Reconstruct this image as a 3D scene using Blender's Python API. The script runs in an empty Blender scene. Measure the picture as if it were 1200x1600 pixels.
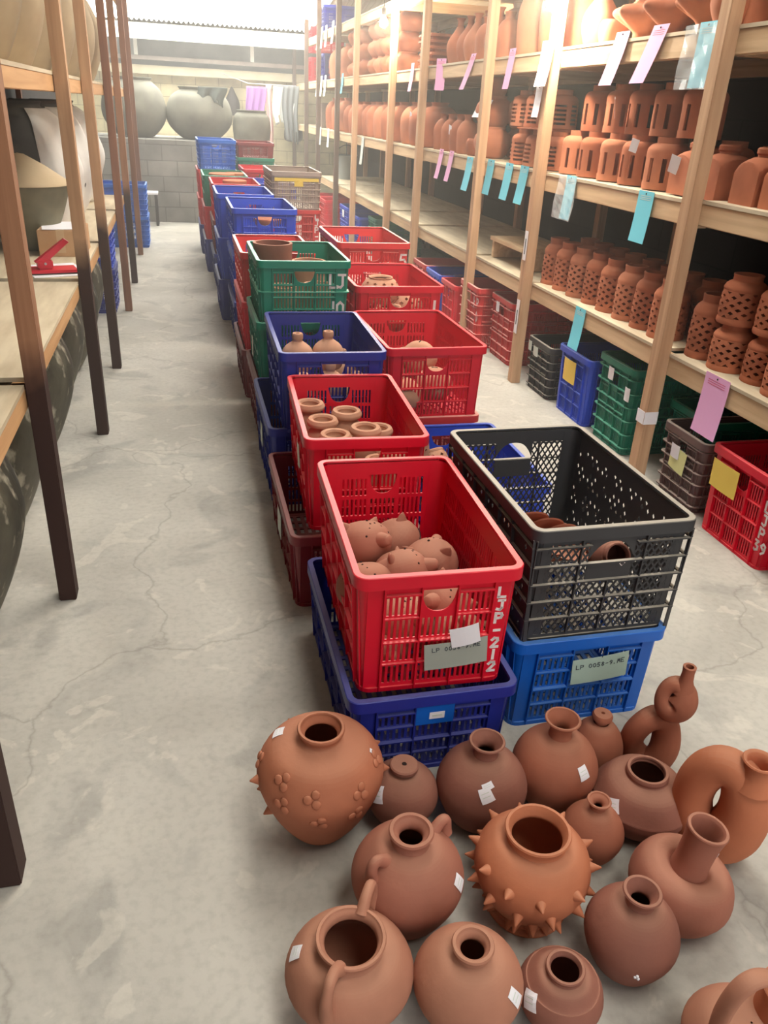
import bpy, bmesh, math, random
from mathutils import Vector, Matrix
random.seed(7)
S = bpy.context.scene
COL = S.collection
PI = math.pi

# ------------------------------------------------------------------ camera
cam_d = bpy.data.cameras.new('camera')
cam_d.sensor_fit = 'VERTICAL'; cam_d.sensor_height = 36.0; cam_d.lens = 27.9
cam_d.clip_start = 0.02; cam_d.clip_end = 80
cam = bpy.data.objects.new('camera', cam_d); COL.objects.link(cam)
cam.matrix_world = Matrix(((0.9722, 0.0622, -0.2257, 0.0), (-0.2296, 0.4484, -0.8638, 0.0),
                           (0.0475, 0.8916, 0.4503, 1.55), (0, 0, 0, 1)))
S.camera = cam
# ------------------------------------------------------------------ look
S.view_settings.view_transform = 'Standard'; S.view_settings.look = 'None'
S.view_settings.gamma = 1.0; S.view_settings.use_curve_mapping = False
S.view_settings.exposure = 0.0
# ------------------------------------------------------------------ sky and daylight
W = bpy.data.worlds.new('world'); S.world = W; W.use_nodes = True
W.node_tree.nodes['Background'].inputs[0].default_value = (0.95, 0.98, 1.0, 1)
W.node_tree.nodes['Background'].inputs[1].default_value = .42
ADDED_GLOW = 9.0        # glow of unseen roof sheets added to light the aisle
FARLIGHT = 9.0
ADDED_REAR_W = 95.0        # area light added behind the camera, no gate there
BULB = 1500.0

def area_light(name, loc, rot, sx, sy, power, color):
    l = bpy.data.lights.new(name, 'AREA'); l.shape = 'RECTANGLE'; l.size = sx; l.size_y = sy
    l.energy = power; l.color = color
    o = bpy.data.objects.new(name, l); COL.objects.link(o); o.location = loc; o.rotation_euler = rot
    return o
area_light('added_rear_light', (2.2, -3.0, 1.75), (math.radians(82), 0, 0), 4.2, 2.6, ADDED_REAR_W, (1.0, 0.97, 0.92))

# ================================================================== materials
def nd(nt, t, **k):
    n = nt.nodes.new(t)
    for a, b in k.items(): setattr(n, a, b)
    return n
def srgb(r, g, b):
    f = lambda c: (c/255/12.92) if c/255 <= .04045 else ((c/255+.055)/1.055)**2.4
    return (f(r), f(g), f(b), 1)
MATS = {}
def base_mat(name, rough=.6, spec=.5):
    m = bpy.data.materials.new(name); m.use_nodes = True
    b = m.node_tree.nodes['Principled BSDF']; b.inputs['Roughness'].default_value = rough
    b.inputs['Specular IOR Level'].default_value = spec
    return m, m.node_tree, b
def mat_noise(name, c1, c2, scale=8, rough=.7, bump=0, detail=6, stretch=None, spec=.4, dust=None, dustamt=.5, c3=None, bscale=None):
    if name in MATS: return MATS[name]
    m, nt, b = base_mat(name, rough, spec)
    tc = nd(nt, 'ShaderNodeTexCoord'); src = tc.outputs['Object']
    if stretch:
        mp = nd(nt, 'ShaderNodeMapping'); mp.inputs['Scale'].default_value = stretch
        nt.links.new(src, mp.inputs[0]); src = mp.outputs[0]
    n = nd(nt, 'ShaderNodeTexNoise'); n.inputs['Scale'].default_value = scale; n.inputs['Detail'].default_value = detail
    nt.links.new(src, n.inputs['Vector'])
    r = nd(nt, 'ShaderNodeValToRGB'); r.color_ramp.elements[0].position = .35; r.color_ramp.elements[1].position = .65
    r.color_ramp.elements[0].color = c1; r.color_ramp.elements[1].color = c2
    nt.links.new(n.outputs['Fac'], r.inputs[0]); col = r.outputs[0]
    if c3:
        n3 = nd(nt, 'ShaderNodeTexNoise'); n3.inputs['Scale'].default_value = scale*3.1; n3.inputs['Detail'].default_value = 8
        nt.links.new(src, n3.inputs['Vector'])
        r3 = nd(nt, 'ShaderNodeValToRGB'); r3.color_ramp.elements[0].position = .56; r3.color_ramp.elements[1].position = .68
        r3.color_ramp.elements[0].color = (0, 0, 0, 1); r3.color_ramp.elements[1].color = (1, 1, 1, 1)
        nt.links.new(n3.outputs['Fac'], r3.inputs[0])
        mx = nd(nt, 'ShaderNodeMix', data_type='RGBA'); nt.links.new(r3.outputs[0], mx.inputs[0])
        nt.links.new(col, mx.inputs[6]); mx.inputs[7].default_value = c3; col = mx.outputs[2]
    if dust:
        g = nd(nt, 'ShaderNodeNewGeometry'); sx = nd(nt, 'ShaderNodeSeparateXYZ'); nt.links.new(g.outputs['True Normal'], sx.inputs[0])
        mr = nd(nt, 'ShaderNodeMapRange'); mr.inputs['From Min'].default_value = .6; mr.inputs['From Max'].default_value = .95
        mr.inputs['To Max'].default_value = dustamt
        nt.links.new(sx.outputs['Z'], mr.inputs['Value'])
        mx = nd(nt, 'ShaderNodeMix', data_type='RGBA'); nt.links.new(mr.outputs[0], mx.inputs[0])
        nt.links.new(col, mx.inputs[6]); mx.inputs[7].default_value = dust; col = mx.outputs[2]
    nt.links.new(col, b.inputs['Base Color'])
    if bump:
        bp = nd(nt, 'ShaderNodeBump'); bp.inputs['Strength'].default_value = bump; bp.inputs['Distance'].default_value = .01
        n2 = nd(nt, 'ShaderNodeTexNoise'); n2.inputs['Scale'].default_value = bscale or scale*6; n2.inputs['Detail'].default_value = 5
        nt.links.new(src, n2.inputs['Vector'])
        nt.links.new(n2.outputs['Fac'], bp.inputs['Height']); nt.links.new(bp.outputs[0], b.inputs['Normal'])
    MATS[name] = m
    return m
def mat_plain(name, c, rough=.6, spec=.4, em=0, emc=None, alpha=1, trans=0):
    if name in MATS: return MATS[name]
    m, nt, b = base_mat(name, rough, spec); b.inputs['Base Color'].default_value = c
    if em:
        b.inputs['Emission Color'].default_value = emc or c; b.inputs['Emission Strength'].default_value = em
    b.inputs['Alpha'].default_value = alpha; b.inputs['Transmission Weight'].default_value = trans
    MATS[name] = m
    return m
def shade(c, k): return (c[0]*k, c[1]*k, c[2]*k, 1)

TERRA = []
for i, (r, g, b_) in enumerate([(178, 110, 82), (160, 98, 76), (162, 104, 86), (186, 114, 82), (142, 92, 78), (172, 118, 96)]):
    c = srgb(r, g, b_)
    TERRA.append(mat_noise('terracotta_%d' % i, shade(c, .86), shade(c, 1.1), scale=5, rough=.78, bump=.08, spec=.25, bscale=60,
                           dust=srgb(190, 150, 125), dustamt=.25))
TERRA_SHELF = [mat_noise('terracotta_shelf_%d' % i, shade(srgb(*c), .85), shade(srgb(*c), 1.12), scale=6, rough=.85, spec=.2)
               for i, c in enumerate([(182, 112, 82), (170, 102, 74), (190, 122, 92)])]
DUSTY = mat_noise('dusty_clay', srgb(178, 132, 108), srgb(198, 154, 130), scale=7, rough=.9, spec=.15)
INNER = None
PL = {}
def plastic(name, rgb, dust=(196, 160, 150), amt=.55, rough=.42):
    c = srgb(*rgb)
    PL[name] = mat_noise('plastic_' + name, shade(c, .9), shade(c, 1.06), scale=3, rough=rough, spec=.45, dust=srgb(*dust), dustamt=amt)
plastic('red', (214, 14, 44), dust=(222, 110, 110), amt=.45)
plastic('brick', (204, 52, 54), dust=(236, 190, 180), amt=.8)
plastic('maroon', (122, 26, 36), dust=(170, 120, 112), amt=.5)
plastic('navy', (34, 44, 140), dust=(120, 124, 170), amt=.4)
plastic('blue', (16, 96, 196), dust=(120, 160, 205), amt=.4)
plastic('royal', (36, 72, 196), dust=(130, 150, 215), amt=.4)
plastic('green', (14, 128, 104), dust=(130, 200, 175), amt=.6)
plastic('black', (58, 58, 61), dust=(170, 162, 150), amt=.85, rough=.5)
plastic('brown', (112, 86, 82), dust=(205, 188, 178), amt=.85)
plastic('grey', (168, 150, 140), dust=(205, 195, 175), amt=.6)

def mat_wood(name, c1, c2, axis, dark=None, zsplit=None):
    if name in MATS: return MATS[name]
    m, nt, b = base_mat(name, .75, .25)
    tc = nd(nt, 'ShaderNodeTexCoord'); mp = nd(nt, 'ShaderNodeMapping')
    sc = [26, 26, 26]; sc[axis] = 1.6; mp.inputs['Scale'].default_value = sc
    nt.links.new(tc.outputs['Object'], mp.inputs[0])
    n = nd(nt, 'ShaderNodeTexNoise'); n.inputs['Scale'].default_value = 1.0; n.inputs['Detail'].default_value = 7; n.inputs['Distortion'].default_value = .6
    nt.links.new(mp.outputs[0], n.inputs['Vector'])
    r = nd(nt, 'ShaderNodeValToRGB'); r.color_ramp.elements[0].position = .3; r.color_ramp.elements[1].position = .7
    r.color_ramp.elements[0].color = c1; r.color_ramp.elements[1].color = c2
    nt.links.new(n.outputs['Fac'], r.inputs[0]); col = r.outputs[0]
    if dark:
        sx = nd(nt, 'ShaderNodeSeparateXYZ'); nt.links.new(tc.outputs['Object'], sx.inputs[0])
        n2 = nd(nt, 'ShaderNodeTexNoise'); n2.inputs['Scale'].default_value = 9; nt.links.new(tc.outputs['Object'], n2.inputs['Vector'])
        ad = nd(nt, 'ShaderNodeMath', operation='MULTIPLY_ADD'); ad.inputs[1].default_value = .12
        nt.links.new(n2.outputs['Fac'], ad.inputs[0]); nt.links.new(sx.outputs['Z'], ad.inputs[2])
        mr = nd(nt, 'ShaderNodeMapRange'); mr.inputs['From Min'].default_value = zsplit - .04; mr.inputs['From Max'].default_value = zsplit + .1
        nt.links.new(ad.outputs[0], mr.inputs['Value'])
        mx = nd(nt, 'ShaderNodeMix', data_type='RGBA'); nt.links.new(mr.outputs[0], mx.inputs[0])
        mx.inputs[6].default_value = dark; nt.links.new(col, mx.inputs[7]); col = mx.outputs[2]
    nt.links.new(col, b.inputs['Base Color'])
    bp = nd(nt, 'ShaderNodeBump'); bp.inputs['Strength'].default_value = .15; bp.inputs['Distance'].default_value = .004
    nt.links.new(n.outputs['Fac'], bp.inputs['Height']); nt.links.new(bp.outputs[0], b.inputs['Normal'])
    MATS[name] = m
    return m
PINE_V = mat_wood('pine_post', srgb(176, 138, 106), srgb(204, 168, 134), 2)
PINE_H = mat_wood('pine_beam', srgb(190, 158, 122), srgb(222, 194, 156), 1)
PINE_X = mat_wood('pine_cross', srgb(170, 134, 100), srgb(205, 170, 130), 0)
DARKPOST = mat_wood('dark_post', srgb(84, 66, 56), srgb(110, 88, 74), 2)
PLY = mat_noise('plywood_board', srgb(186, 170, 144), srgb(208, 194, 168), scale=3, rough=.85, stretch=(6, 1, 6))
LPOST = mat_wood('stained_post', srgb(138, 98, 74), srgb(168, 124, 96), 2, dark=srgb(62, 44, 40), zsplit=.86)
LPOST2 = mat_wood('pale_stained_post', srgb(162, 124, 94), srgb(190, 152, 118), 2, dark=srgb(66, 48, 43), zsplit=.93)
LPOST3 = mat_wood('brown_post', srgb(112, 76, 60), srgb(140, 98, 76), 2)
LBEAM = mat_wood('left_beam', srgb(186, 142, 98), srgb(212, 168, 122), 1)
PAPER = mat_plain('white_paper', srgb(232, 230, 236), .8)
PINK = mat_plain('pink_card', srgb(226, 168, 210), .75)
CYAN = mat_plain('cyan_card', srgb(110, 205, 226), .7)
PALECARD = mat_plain('pale_green_card', srgb(176, 200, 188), .75)
GREYCARD = mat_plain('grey_card', srgb(160, 166, 156), .75)
YELLOW = mat_plain('yellow_card', srgb(232, 200, 92), .75)
LEMON = mat_plain('pale_yellow_card', srgb(226, 226, 160), .75)
FADED = mat_plain('faded_paper', srgb(205, 212, 205), .8)
INK = mat_plain('ink', srgb(70, 76, 84), .8)
REDINK = mat_plain('red_ink', srgb(205, 80, 100), .8)
PAINT = mat_plain('white_paint', srgb(236, 226, 224), .7)
PVC = mat_plain('clear_plastic', (.9, .95, .97, 1), .12, .5, alpha=.22)
HOLE = mat_plain('dark_hole', srgb(40, 24, 20), .9)
STRING = mat_plain('dark_string', srgb(60, 55, 55), .8)

# ================================================================== helpers
def mesh_obj(name, bm, m, parent=None, smooth=False, ang=None):
    me = bpy.data.meshes.new(name)
    bmesh.ops.recalc_face_normals(bm, faces=bm.faces)
    bm.to_mesh(me); bm.free()
    if m: me.materials.append(m)
    if smooth:
        me.polygons.foreach_set('use_smooth', [True]*len(me.polygons))
        if ang: me.set_sharp_from_angle(angle=ang)
    o = bpy.data.objects.new(name, me); COL.objects.link(o)
    if parent: o.parent = parent
    return o
def tag(o, label, cat, group=None, kind=None):
    o['label'] = label; o['category'] = cat
    if group: o['group'] = group
    if kind: o['kind'] = kind
    return o
def thing(name, label, cat, loc=(0, 0, 0), rz=0, group=None):
    o = bpy.data.objects.new(name, None); COL.objects.link(o)
    o.empty_display_size = .05
    o.location = loc; o.rotation_euler = (0, 0, rz)
    return tag(o, label, cat, group)
def copy_tree(o, parent=None):
    c = o.copy(); COL.objects.link(c)
    if parent: c.parent = parent
    for ch in list(o.children): copy_tree(ch, c)
    return c
def place_copy(proto, loc, rz, label, group=None, first=False):
    o = proto if first else copy_tree(proto)
    o.location = loc; o.rotation_euler = (0, 0, rz); o['label'] = label
    if group: o['group'] = group
    return o
def struct(name, bm, m, **k):
    o = mesh_obj(name, bm, m, **k); o['kind'] = 'structure'
    return o
def hexa(bm, p):     # eight points: bottom loop 0-3, top loop 4-7
    v = [bm.verts.new(q) for q in p]
    for f in ((0, 3, 2, 1), (4, 5, 6, 7), (0, 1, 5, 4), (1, 2, 6, 5), (2, 3, 7, 6), (3, 0, 4, 7)):
        bm.faces.new([v[i] for i in f])
def box(bm, x0, x1, y0, y1, z0, z1):
    hexa(bm, [(x0, y0, z0), (x1, y0, z0), (x1, y1, z0), (x0, y1, z0), (x0, y0, z1), (x1, y0, z1), (x1, y1, z1), (x0, y1, z1)])
def bm_box(*a, bev=0):
    bm = bmesh.new(); box(bm, *a)
    if bev: bmesh.ops.bevel(bm, geom=bm.edges[:], offset=bev, segments=2, affect='EDGES')
    return bm
def catmull(pts, n=6):
    out = []
    P = [pts[0]] + list(pts) + [pts[-1]]
    for i in range(1, len(P)-2):
        p0, p1, p2, p3 = (Vector(P[j]) for j in (i-1, i, i+1, i+2))
        for k in range(n):
            t = k/n
            out.append(.5*((2*p1)+(-p0+p2)*t+(2*p0-5*p1+4*p2-p3)*t*t+(-p0+3*p1-3*p2+p3)*t**3))
    out.append(Vector(P[-2]))
    return out
def revolve(bm, prof, seg=32, fn=None, a0=0, a1=2*PI):
    full = abs(a1-a0-2*PI) < 1e-6
    n = seg if full else seg+1
    rings = []
    for (r, z) in prof:
        if r < 1e-5:
            rings.append([bm.verts.new((0, 0, z))]); continue
        ring = []
        for k in range(n):
            a = a0+(a1-a0)*k/seg
            rr = fn(r, z, a) if fn else r
            ring.append(bm.verts.new((rr*math.cos(a), rr*math.sin(a), z)))
        rings.append(ring)
    for A, B in zip(rings, rings[1:]):
        for k in range(seg):
            k2 = (k+1) % n
            if len(A) == 1 and len(B) == 1: break
            if len(A) == 1: bm.faces.new((A[0], B[k2], B[k]))
            elif len(B) == 1: bm.faces.new((A[k], A[k2], B[0]))
            else: bm.faces.new((A[k], A[k2], B[k2], B[k]))
def tube(bm, pts, rad, seg=14, closed=False, cap=True):
    n = len(pts); pts = [Vector(p) for p in pts]
    rings = []; up = None
    for i in range(n):
        if closed: t = pts[(i+1) % n]-pts[i-1]
        else: t = pts[min(i+1, n-1)]-pts[max(i-1, 0)]
        t.normalize()
        if up is None:
            up = Vector((0, 0, 1)) if abs(t.z) < .9 else Vector((1, 0, 0))
        up = (up - t*up.dot(t)).normalized(); side = t.cross(up)
        r = rad[i] if hasattr(rad, '__len__') else rad
        rings.append([bm.verts.new(pts[i]+(up*math.cos(2*PI*k/seg)+side*math.sin(2*PI*k/seg))*r) for k in range(seg)])
    m = n if closed else n-1
    for i in range(m):
        A, B = rings[i], rings[(i+1) % n]
        off = 0
        if closed and i == n-1:
            off = min(range(seg), key=lambda o: (A[0].co-B[o].co).length)
        for k in range(seg):
            bm.faces.new((A[k], A[(k+1) % seg], B[(k+1+off) % seg], B[(k+off) % seg]))
    if cap and not closed:
        bm.faces.new(rings[0]); bm.faces.new(rings[-1][::-1])
def gridpanel(bm, ss, vs, filled, P, th, wrap=False):
    """slab cut by a grid: filled(i,j) cells stay; P(s,v,w) maps to space, w from 0 to -th"""
    ns, nv = len(ss)-1, len(vs)-1
    cache = {}
    def V(i, j, k):
        if wrap: i %= ns
        key = (i, j, k)
        if key not in cache: cache[key] = bm.verts.new(P(ss[i], vs[j], -th*k))
        return cache[key]
    F = [[bool(filled(i, j)) for j in range(nv)] for i in range(ns)]
    for i in range(ns):
        for j in range(nv):
            if not F[i][j]: continue
            bm.faces.new((V(i, j, 0), V(i+1, j, 0), V(i+1, j+1, 0), V(i, j+1, 0)))
            bm.faces.new((V(i, j, 1), V(i, j+1, 1), V(i+1, j+1, 1), V(i+1, j, 1)))
            def side(a, b): bm.faces.new((V(*a, 0), V(*a, 1), V(*b, 1), V(*b, 0)))
            L = F[(i-1) % ns][j] if wrap else (i > 0 and F[i-1][j])
            R = F[(i+1) % ns][j] if wrap else (i < ns-1 and F[i+1][j])
            if not L: side((i, j), (i, j+1))
            if not R: side((i+1, j+1), (i+1, j))
            if not (j > 0 and F[i][j-1]): side((i+1, j), (i, j))
            if not (j < nv-1 and F[i][j+1]): side((i, j+1), (i+1, j+1))
def diamond_panel(bm, ss, vs, P, th, hole, wrap=False):
    """slab with a diamond (or triangle) opening in the cells where hole(i,j) -> (size, kind)"""
    ns, nv = len(ss)-1, len(vs)-1
    cache = {}
    def V(i, j, k):
        if wrap: i %= ns
        key = (i, j, k)
        if key not in cache: cache[key] = bm.verts.new(P(ss[i], vs[j], -th*k))
        return cache[key]
    for i in range(ns):
        for j in range(nv):
            h = hole(i, j)
            c = [[V(i, j, k), V(i+1, j, k), V(i+1, j+1, k), V(i, j+1, k)] for k in (0, 1)]
            if not h:
                bm.faces.new(c[0]); bm.faces.new(c[1][::-1]); continue
            size, kind = h
            cs, cv = (ss[i]+ss[i+1])/2, (vs[j]+vs[j+1])/2
            hs, hv = (ss[i+1]-ss[i])/2*size, (vs[j+1]-vs[j])/2*size
            if kind == 'down': q = [(cs, cv-hv*.9), (cs+hs, cv+hv*.6), (cs, cv+hv*.62), (cs-hs, cv+hv*.6)]
            elif kind == 'up': q = [(cs, cv-hv*.62), (cs+hs, cv-hv*.6), (cs, cv+hv*.9), (cs-hs, cv-hv*.6)]
            else: q = [(cs, cv-hv), (cs+hs, cv), (cs, cv+hv), (cs-hs, cv)]
            d = [[bm.verts.new(P(a, b, -th*k)) for a, b in q] for k in (0, 1)]
            for k in (0, 1):
                C, D = c[k], d[k]
                fs = [(C[0], C[1], D[0]), (C[1], D[1], D[0]), (C[1], C[2], D[1]), (C[2], D[2], D[1]),
                      (C[2], C[3], D[2]), (C[3], D[3], D[2]), (C[3], C[0], D[3]), (C[0], D[0], D[3])]
                for f in fs: bm.faces.new(f if k == 0 else f[::-1])
            for a in range(4):
                b = (a+1) % 4
                bm.faces.new((d[0][a], d[0][b], d[1][b], d[1][a]))
# stroke lettering -------------------------------------------------------
GL = {'L': [[(0, 1), (0, 0), (.6, 0)]], 'J': [[(.1, 1), (.65, 1)], [(.45, 1), (.45, .2), (.3, 0), (0, .1)]],
      'P': [[(0, 0), (0, 1), (.5, .95), (.6, .75), (.5, .5), (0, .45)]], '-': [[(.05, .5), (.55, .5)]],
      '2': [[(0, .8), (.2, 1), (.5, .95), (.55, .7), (0, 0), (.6, 0)]], '1': [[(.3, 1), (.3, 0)]],
      '0': [[(.3, 1), (.05, .75), (.05, .25), (.3, 0), (.55, .25), (.55, .75), (.3, 1)]],
      '3': [[(0, .95), (.5, .95), (.2, .55), (.5, .45), (.5, .15), (.2, 0), (0, .1)]],
      '9': [[(.55, .6), (.3, .45), (.05, .7), (.3, 1), (.55, .85), (.5, .3), (.2, 0)]],
      '5': [[(.55, 1), (.1, 1), (.05, .55), (.4, .6), (.55, .3), (.4, .02), (0, .08)]],
      '8': [[(.3, .52), (.08, .75), (.3, 1), (.52, .75), (.3, .52), (.05, .25), (.3, 0), (.55, .25), (.3, .52)]],
      'h': [[(0, 1), (0, 0)], [(0, .5), (.3, .6), (.5, .4), (.5, 0)]], 'M': [[(0, 0), (.1, 1), (.3, .4), (.5, 1), (.6, 0)]],
      'E': [[(.6, 1), (0, 1), (0, 0), (.6, 0)], [(0, .5), (.45, .5)]], '.': [[(.2, 0), (.3, .06)]], ' ': []}
def write(bm, text, P, u, v, h, stroke, step=None, down=False, slant=0):
    """text in flat strokes on the surface P(u,v,w) (metres)"""
    step = step or (h*1.25 if down else h*.85)
    for ch in text:
        for line in GL[ch]:
            q = [(u+(x+slant*y)*h, v+y*h) for x, y in line]
            for (a0, b0), (a1, b1) in zip(q, q[1:]):
                d = Vector((a1-a0, b1-b0)); L = d.length
                if L < 1e-6: continue
                d /= L; nrm = Vector((-d.y, d.x))*stroke/2; e = d*stroke*.4
                c = [(a0-e.x+nrm.x, b0-e.y+nrm.y), (a0-e.x-nrm.x, b0-e.y-nrm.y), (a1+e.x-nrm.x, b1+e.y-nrm.y), (a1+e.x+nrm.x, b1+e.y+nrm.y)]
                hexa(bm, [P(x, y, 0.0002) for x, y in c] + [P(x, y, .0012) for x, y in c])
        if down: v -= step
        else: u += step

# ================================================================== crates
def rrect(w, l, r, n=5):
    """rounded rectangle outline, half sizes w,l"""
    r = max(r, .001); out = []
    for cx, cy, a0 in ((w-r, -(l-r), -PI/2), (w-r, l-r, 0), (-(w-r), l-r, PI/2), (-(w-r), -(l-r), PI)):
        for k in range(n+1):
            a = a0+PI/2*k/n; out.append((cx+r*math.cos(a), cy+r*math.sin(a)))
    return out
def ring_sweep(bm, hw, hl, rc, prof):
    """closed profile of (inset, z) swept round a rounded rectangle"""
    loops = [[bm.verts.new((x, y, z)) for x, y in rrect(hw-d, hl-d, rc-d*.8)] for d, z in prof]
    m = len(prof); n = len(loops[0])
    for a in range(m):
        A, B = loops[a], loops[(a+1) % m]
        for k in range(n): bm.faces.new((A[k], A[(k+1) % n], B[(k+1) % n], B[k]))
CRATES = {}; CRATE_PARTS = {}
RC = .034
def wall_map(w, l, h, side, taper):
    def d(v): return .012+taper*(1-v/h)
    hw, hl = w/2, l/2
    def P(s, v, o):     # s metres from the wall's left end as seen from outside, o metres outwards
        dd = d(v)-o
        if side == 'front': return Vector((-(hw)+s, -(hl-dd), v))
        if side == 'back': return Vector((hw-s, hl-dd, v))
        if side == 'left': return Vector((-(hw-dd), hl-s, v))
        return Vector((hw-dd, -(hl)+s, v))
    return P, (w if side in ('front', 'back') else l)
def pbox(bm, P, s0, s1, v0, v1, o0, o1):
    hexa(bm, [P(s0, v0, o0), P(s1, v0, o0), P(s1, v0, o1), P(s0, v0, o1), P(s0, v1, o0), P(s1, v1, o0), P(s1, v1, o1), P(s0, v1, o1)])
def build_wall(w, l, h, side, style, taper):
    bm = bmesh.new()
    P, L = wall_map(w, l, h, side, taper)
    end = side in ('front', 'back')
    m = (.068 if end else .06) if style in ('slot', 'band') else RC+.016
    th = .0035
    s0, s1 = m, L-m
    def Pc(s, v, o): return P(s, v, o)
    z0, z1 = .022, h-.05
    if style == 'mesh':
        # diagonal lattice with ledges; handle opening on the short ends
        ns = 34 if end else 40
        nv = 14
        ss = [s0+(s1-s0)*i/ns for i in range(ns+1)]; vs = [z0+(z1-z0)*j/nv for j in range(nv+1)]
        def hole(i, j):
            if end:
                if abs(i-ns/2+.5) < 5.6 and j >= nv-5: return None
                return (.93, 'd') if (i+j) % 2 == 0 else None
            blk = (i//5) % 2 == 0
            if (i % 5 == 4) or (j % 4 == 3): return None
            return (1.0, 'd') if (i+j) % 2 == 0 and (blk or (i+2*j) % 3) else None
        if end:
            hc = (s0+s1)/2; half = 0
            ia, ib = int(ns/2-6), int(ns/2+6)
            jt = nv-3
            for (a0, a1, b0, b1) in ((s0, ss[ia], z0, z1), (ss[ib], s1, z0, z1), (ss[ia], ss[ib], z0, vs[jt-3])):
                for sg in (1, -1):          # diagonal bars clipped to the field
                    k_ = 1.55*sg; c_ = -1.2
                    while c_ < 1.4:
                        # line v = k s + c
                        us = sorted((((b0-c_)/k_), ((b1-c_)/k_)))
                        ua, ub = max(a0, us[0]), min(a1, us[1])
                        if ub-ua > .002:
                            va, vb = k_*ua+c_, k_*ub+c_
                            n_ = Vector((-k_, 1)).normalized()*.0022
                            hexa(bm, [P(ua+n_.x, va+n_.y, 0), P(ub+n_.x, vb+n_.y, 0), P(ub+n_.x, vb+n_.y, -th), P(ua+n_.x, va+n_.y, -th), P(ua-n_.x, va-n_.y, 0), P(ub-n_.x, vb-n_.y, 0), P(ub-n_.x, vb-n_.y, -th), P(ua-n_.x, va-n_.y, -th)])
                        c_ += .031
            gridpanel(bm, [ss[ia], ss[ib]], [vs[jt-3], vs[jt]], lambda i, j: True, P, th)
            # curved top of the hand hole
            N = 12
            for k in range(N):
                a, b = ss[ia]+(ss[ib]-ss[ia])*k/N, ss[ia]+(ss[ib]-ss[ia])*(k+1)/N
                fa, fb = (vs[nv]-(vs[nv]-vs[jt])*.85*(abs(2*k/N-1)**2.6), vs[nv]-(vs[nv]-vs[jt])*.85*(abs(2*(k+1)/N-1)**2.6))
                hexa(bm, [P(a, fa, 0), P(b, fb, 0), P(b, fb, -th), P(a, fa, -th), P(a, z1+.02, 0), P(b, z1+.02, 0), P(b, z1+.02, -th), P(a, z1+.02, -th)])
        else:
            diamond_panel(bm, ss, vs, P, th, hole)
        gridpanel(bm, [RC, s0], [0, h-.01], lambda i, j: True, P, th)
        gridpanel(bm, [s1, L-RC], [0, h-.01], lambda i, j: True, P, th)
        gridpanel(bm, [s0, s1], [0, z0], lambda i, j: True, P, th)
        if end:
            gridpanel(bm, [s0, ss[ia]], [z1, h-.01], lambda i, j: True, P, th); gridpanel(bm, [ss[ib], s1], [z1, h-.01], lambda i, j: True, P, th)
            gridpanel(bm, [ss[ia], ss[ib]], [z1+.019, h-.01], lambda i, j: True, P, th)
        else: gridpanel(bm, [s0, s1], [z1, h-.01], lambda i, j: True, P, th)
        for k in range(1, 4 if end else 6):
            s = s0+(s1-s0)*k/(4 if end else 6)
            if end and k == 2: pbox(bm, P, s-.002, s+.002, z0, vs[nv-6], 0, .009)
            else: pbox(bm, P, s-.002, s+.002, z0, h-.02, 0, .009)
        for k in range(1, 6):       # ledges
            v = z0+(z1-z0)*k/5.0*.98
            if end and k == 5:
                pbox(bm, P, .012, ss[ia], v-.002, v+.002, -.001, .010); pbox(bm, P, ss[ib], L-.012, v-.002, v+.002, -.001, .010)
            else: pbox(bm, P, .012, L-.012, v-.002, v+.002, -.001, .010)
        for s in (.014, L-.014): pbox(bm, P, s-.0015, s+.0015, 0, h-.03, -.002, .009)
        return bm
    # slotted crates -----------------------------------------------------
    nsec = 3 if end else 5
    nsl = 6 if end else 7
    rows = 4
    ss = [RC, s0+.006]
    kinds = ['solid']
    secw = (s1-s0-.012)/nsec
    for c in range(nsec):
        a = s0+.006+c*secw
        n2 = nsl*2+1
        for k in range(1, n2+1):
            ss.append(a+secw*k/n2); kinds.append('bar' if k % 2 else 'slot%d' % c)
    ss.append(L-RC); kinds.append('solid')
    vs = [0, z0]; vk = ['solid']
    rh = (z1-z0)/rows
    for r in range(rows):
        vs.append(z0+rh*r+rh*.82); vk.append('open%d' % r)
        vs.append(z0+rh*(r+1)); vk.append('rib')
    vs.append(h-.01); vk.append('solid')
    mid = nsec//2
    handle = end or style == 'band'
    hrows = ('open%d' % (rows-1), 'open%d' % (rows-2))
    a, b = s0+.006+mid*secw+secw/(nsl*2+1)*.5, s0+.006+(mid+1)*secw-secw/(nsl*2+1)*.5
    ia = min(range(len(ss)), key=lambda i: abs(ss[i]-(s0+.006+mid*secw)))
    ib = min(range(len(ss)), key=lambda i: abs(ss[i]-(s0+.006+(mid+1)*secw)))
    hj = [j for j in range(len(vk)) if vs[j] >= z0+rh*(rows-1.5 if style != 'band' else rows-1.6)-1e-6 and vs[j+1] <= z1+1e-6]
    def filled(i, j):
        if handle and ia <= i < ib and j in hj: return False
        return not (kinds[i].startswith('slot') and vk[j].startswith('open'))
    gridpanel(bm, ss, vs, filled, P, th)
    if handle:     # solid plate under a half-round hand hole
        va, vb = vs[hj[0]], vs[hj[-1]+1]
        A, B = ss[ia], ss[ib]; N = 14
        depth = (vb-va)*.78
        for k in range(N):
            x0_, x1_ = A+(B-A)*k/N, A+(B-A)*(k+1)/N
            def low(x):
                t = (x-(A+B)/2)/((B-A)/2*.92)
                if abs(t) >= 1: return vb
                return vb-depth*(1-abs(t)**2.4)**(1/2.4)
            f0, f1 = low(x0_), low(x1_)
            hexa(bm, [P(x0_, va, 0), P(x1_, va, 0), P(x1_, va, -th), P(x0_, va, -th), P(x0_, f0, 0), P(x1_, f1, 0), P(x1_, f1, -th), P(x0_, f0, -th)])
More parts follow.
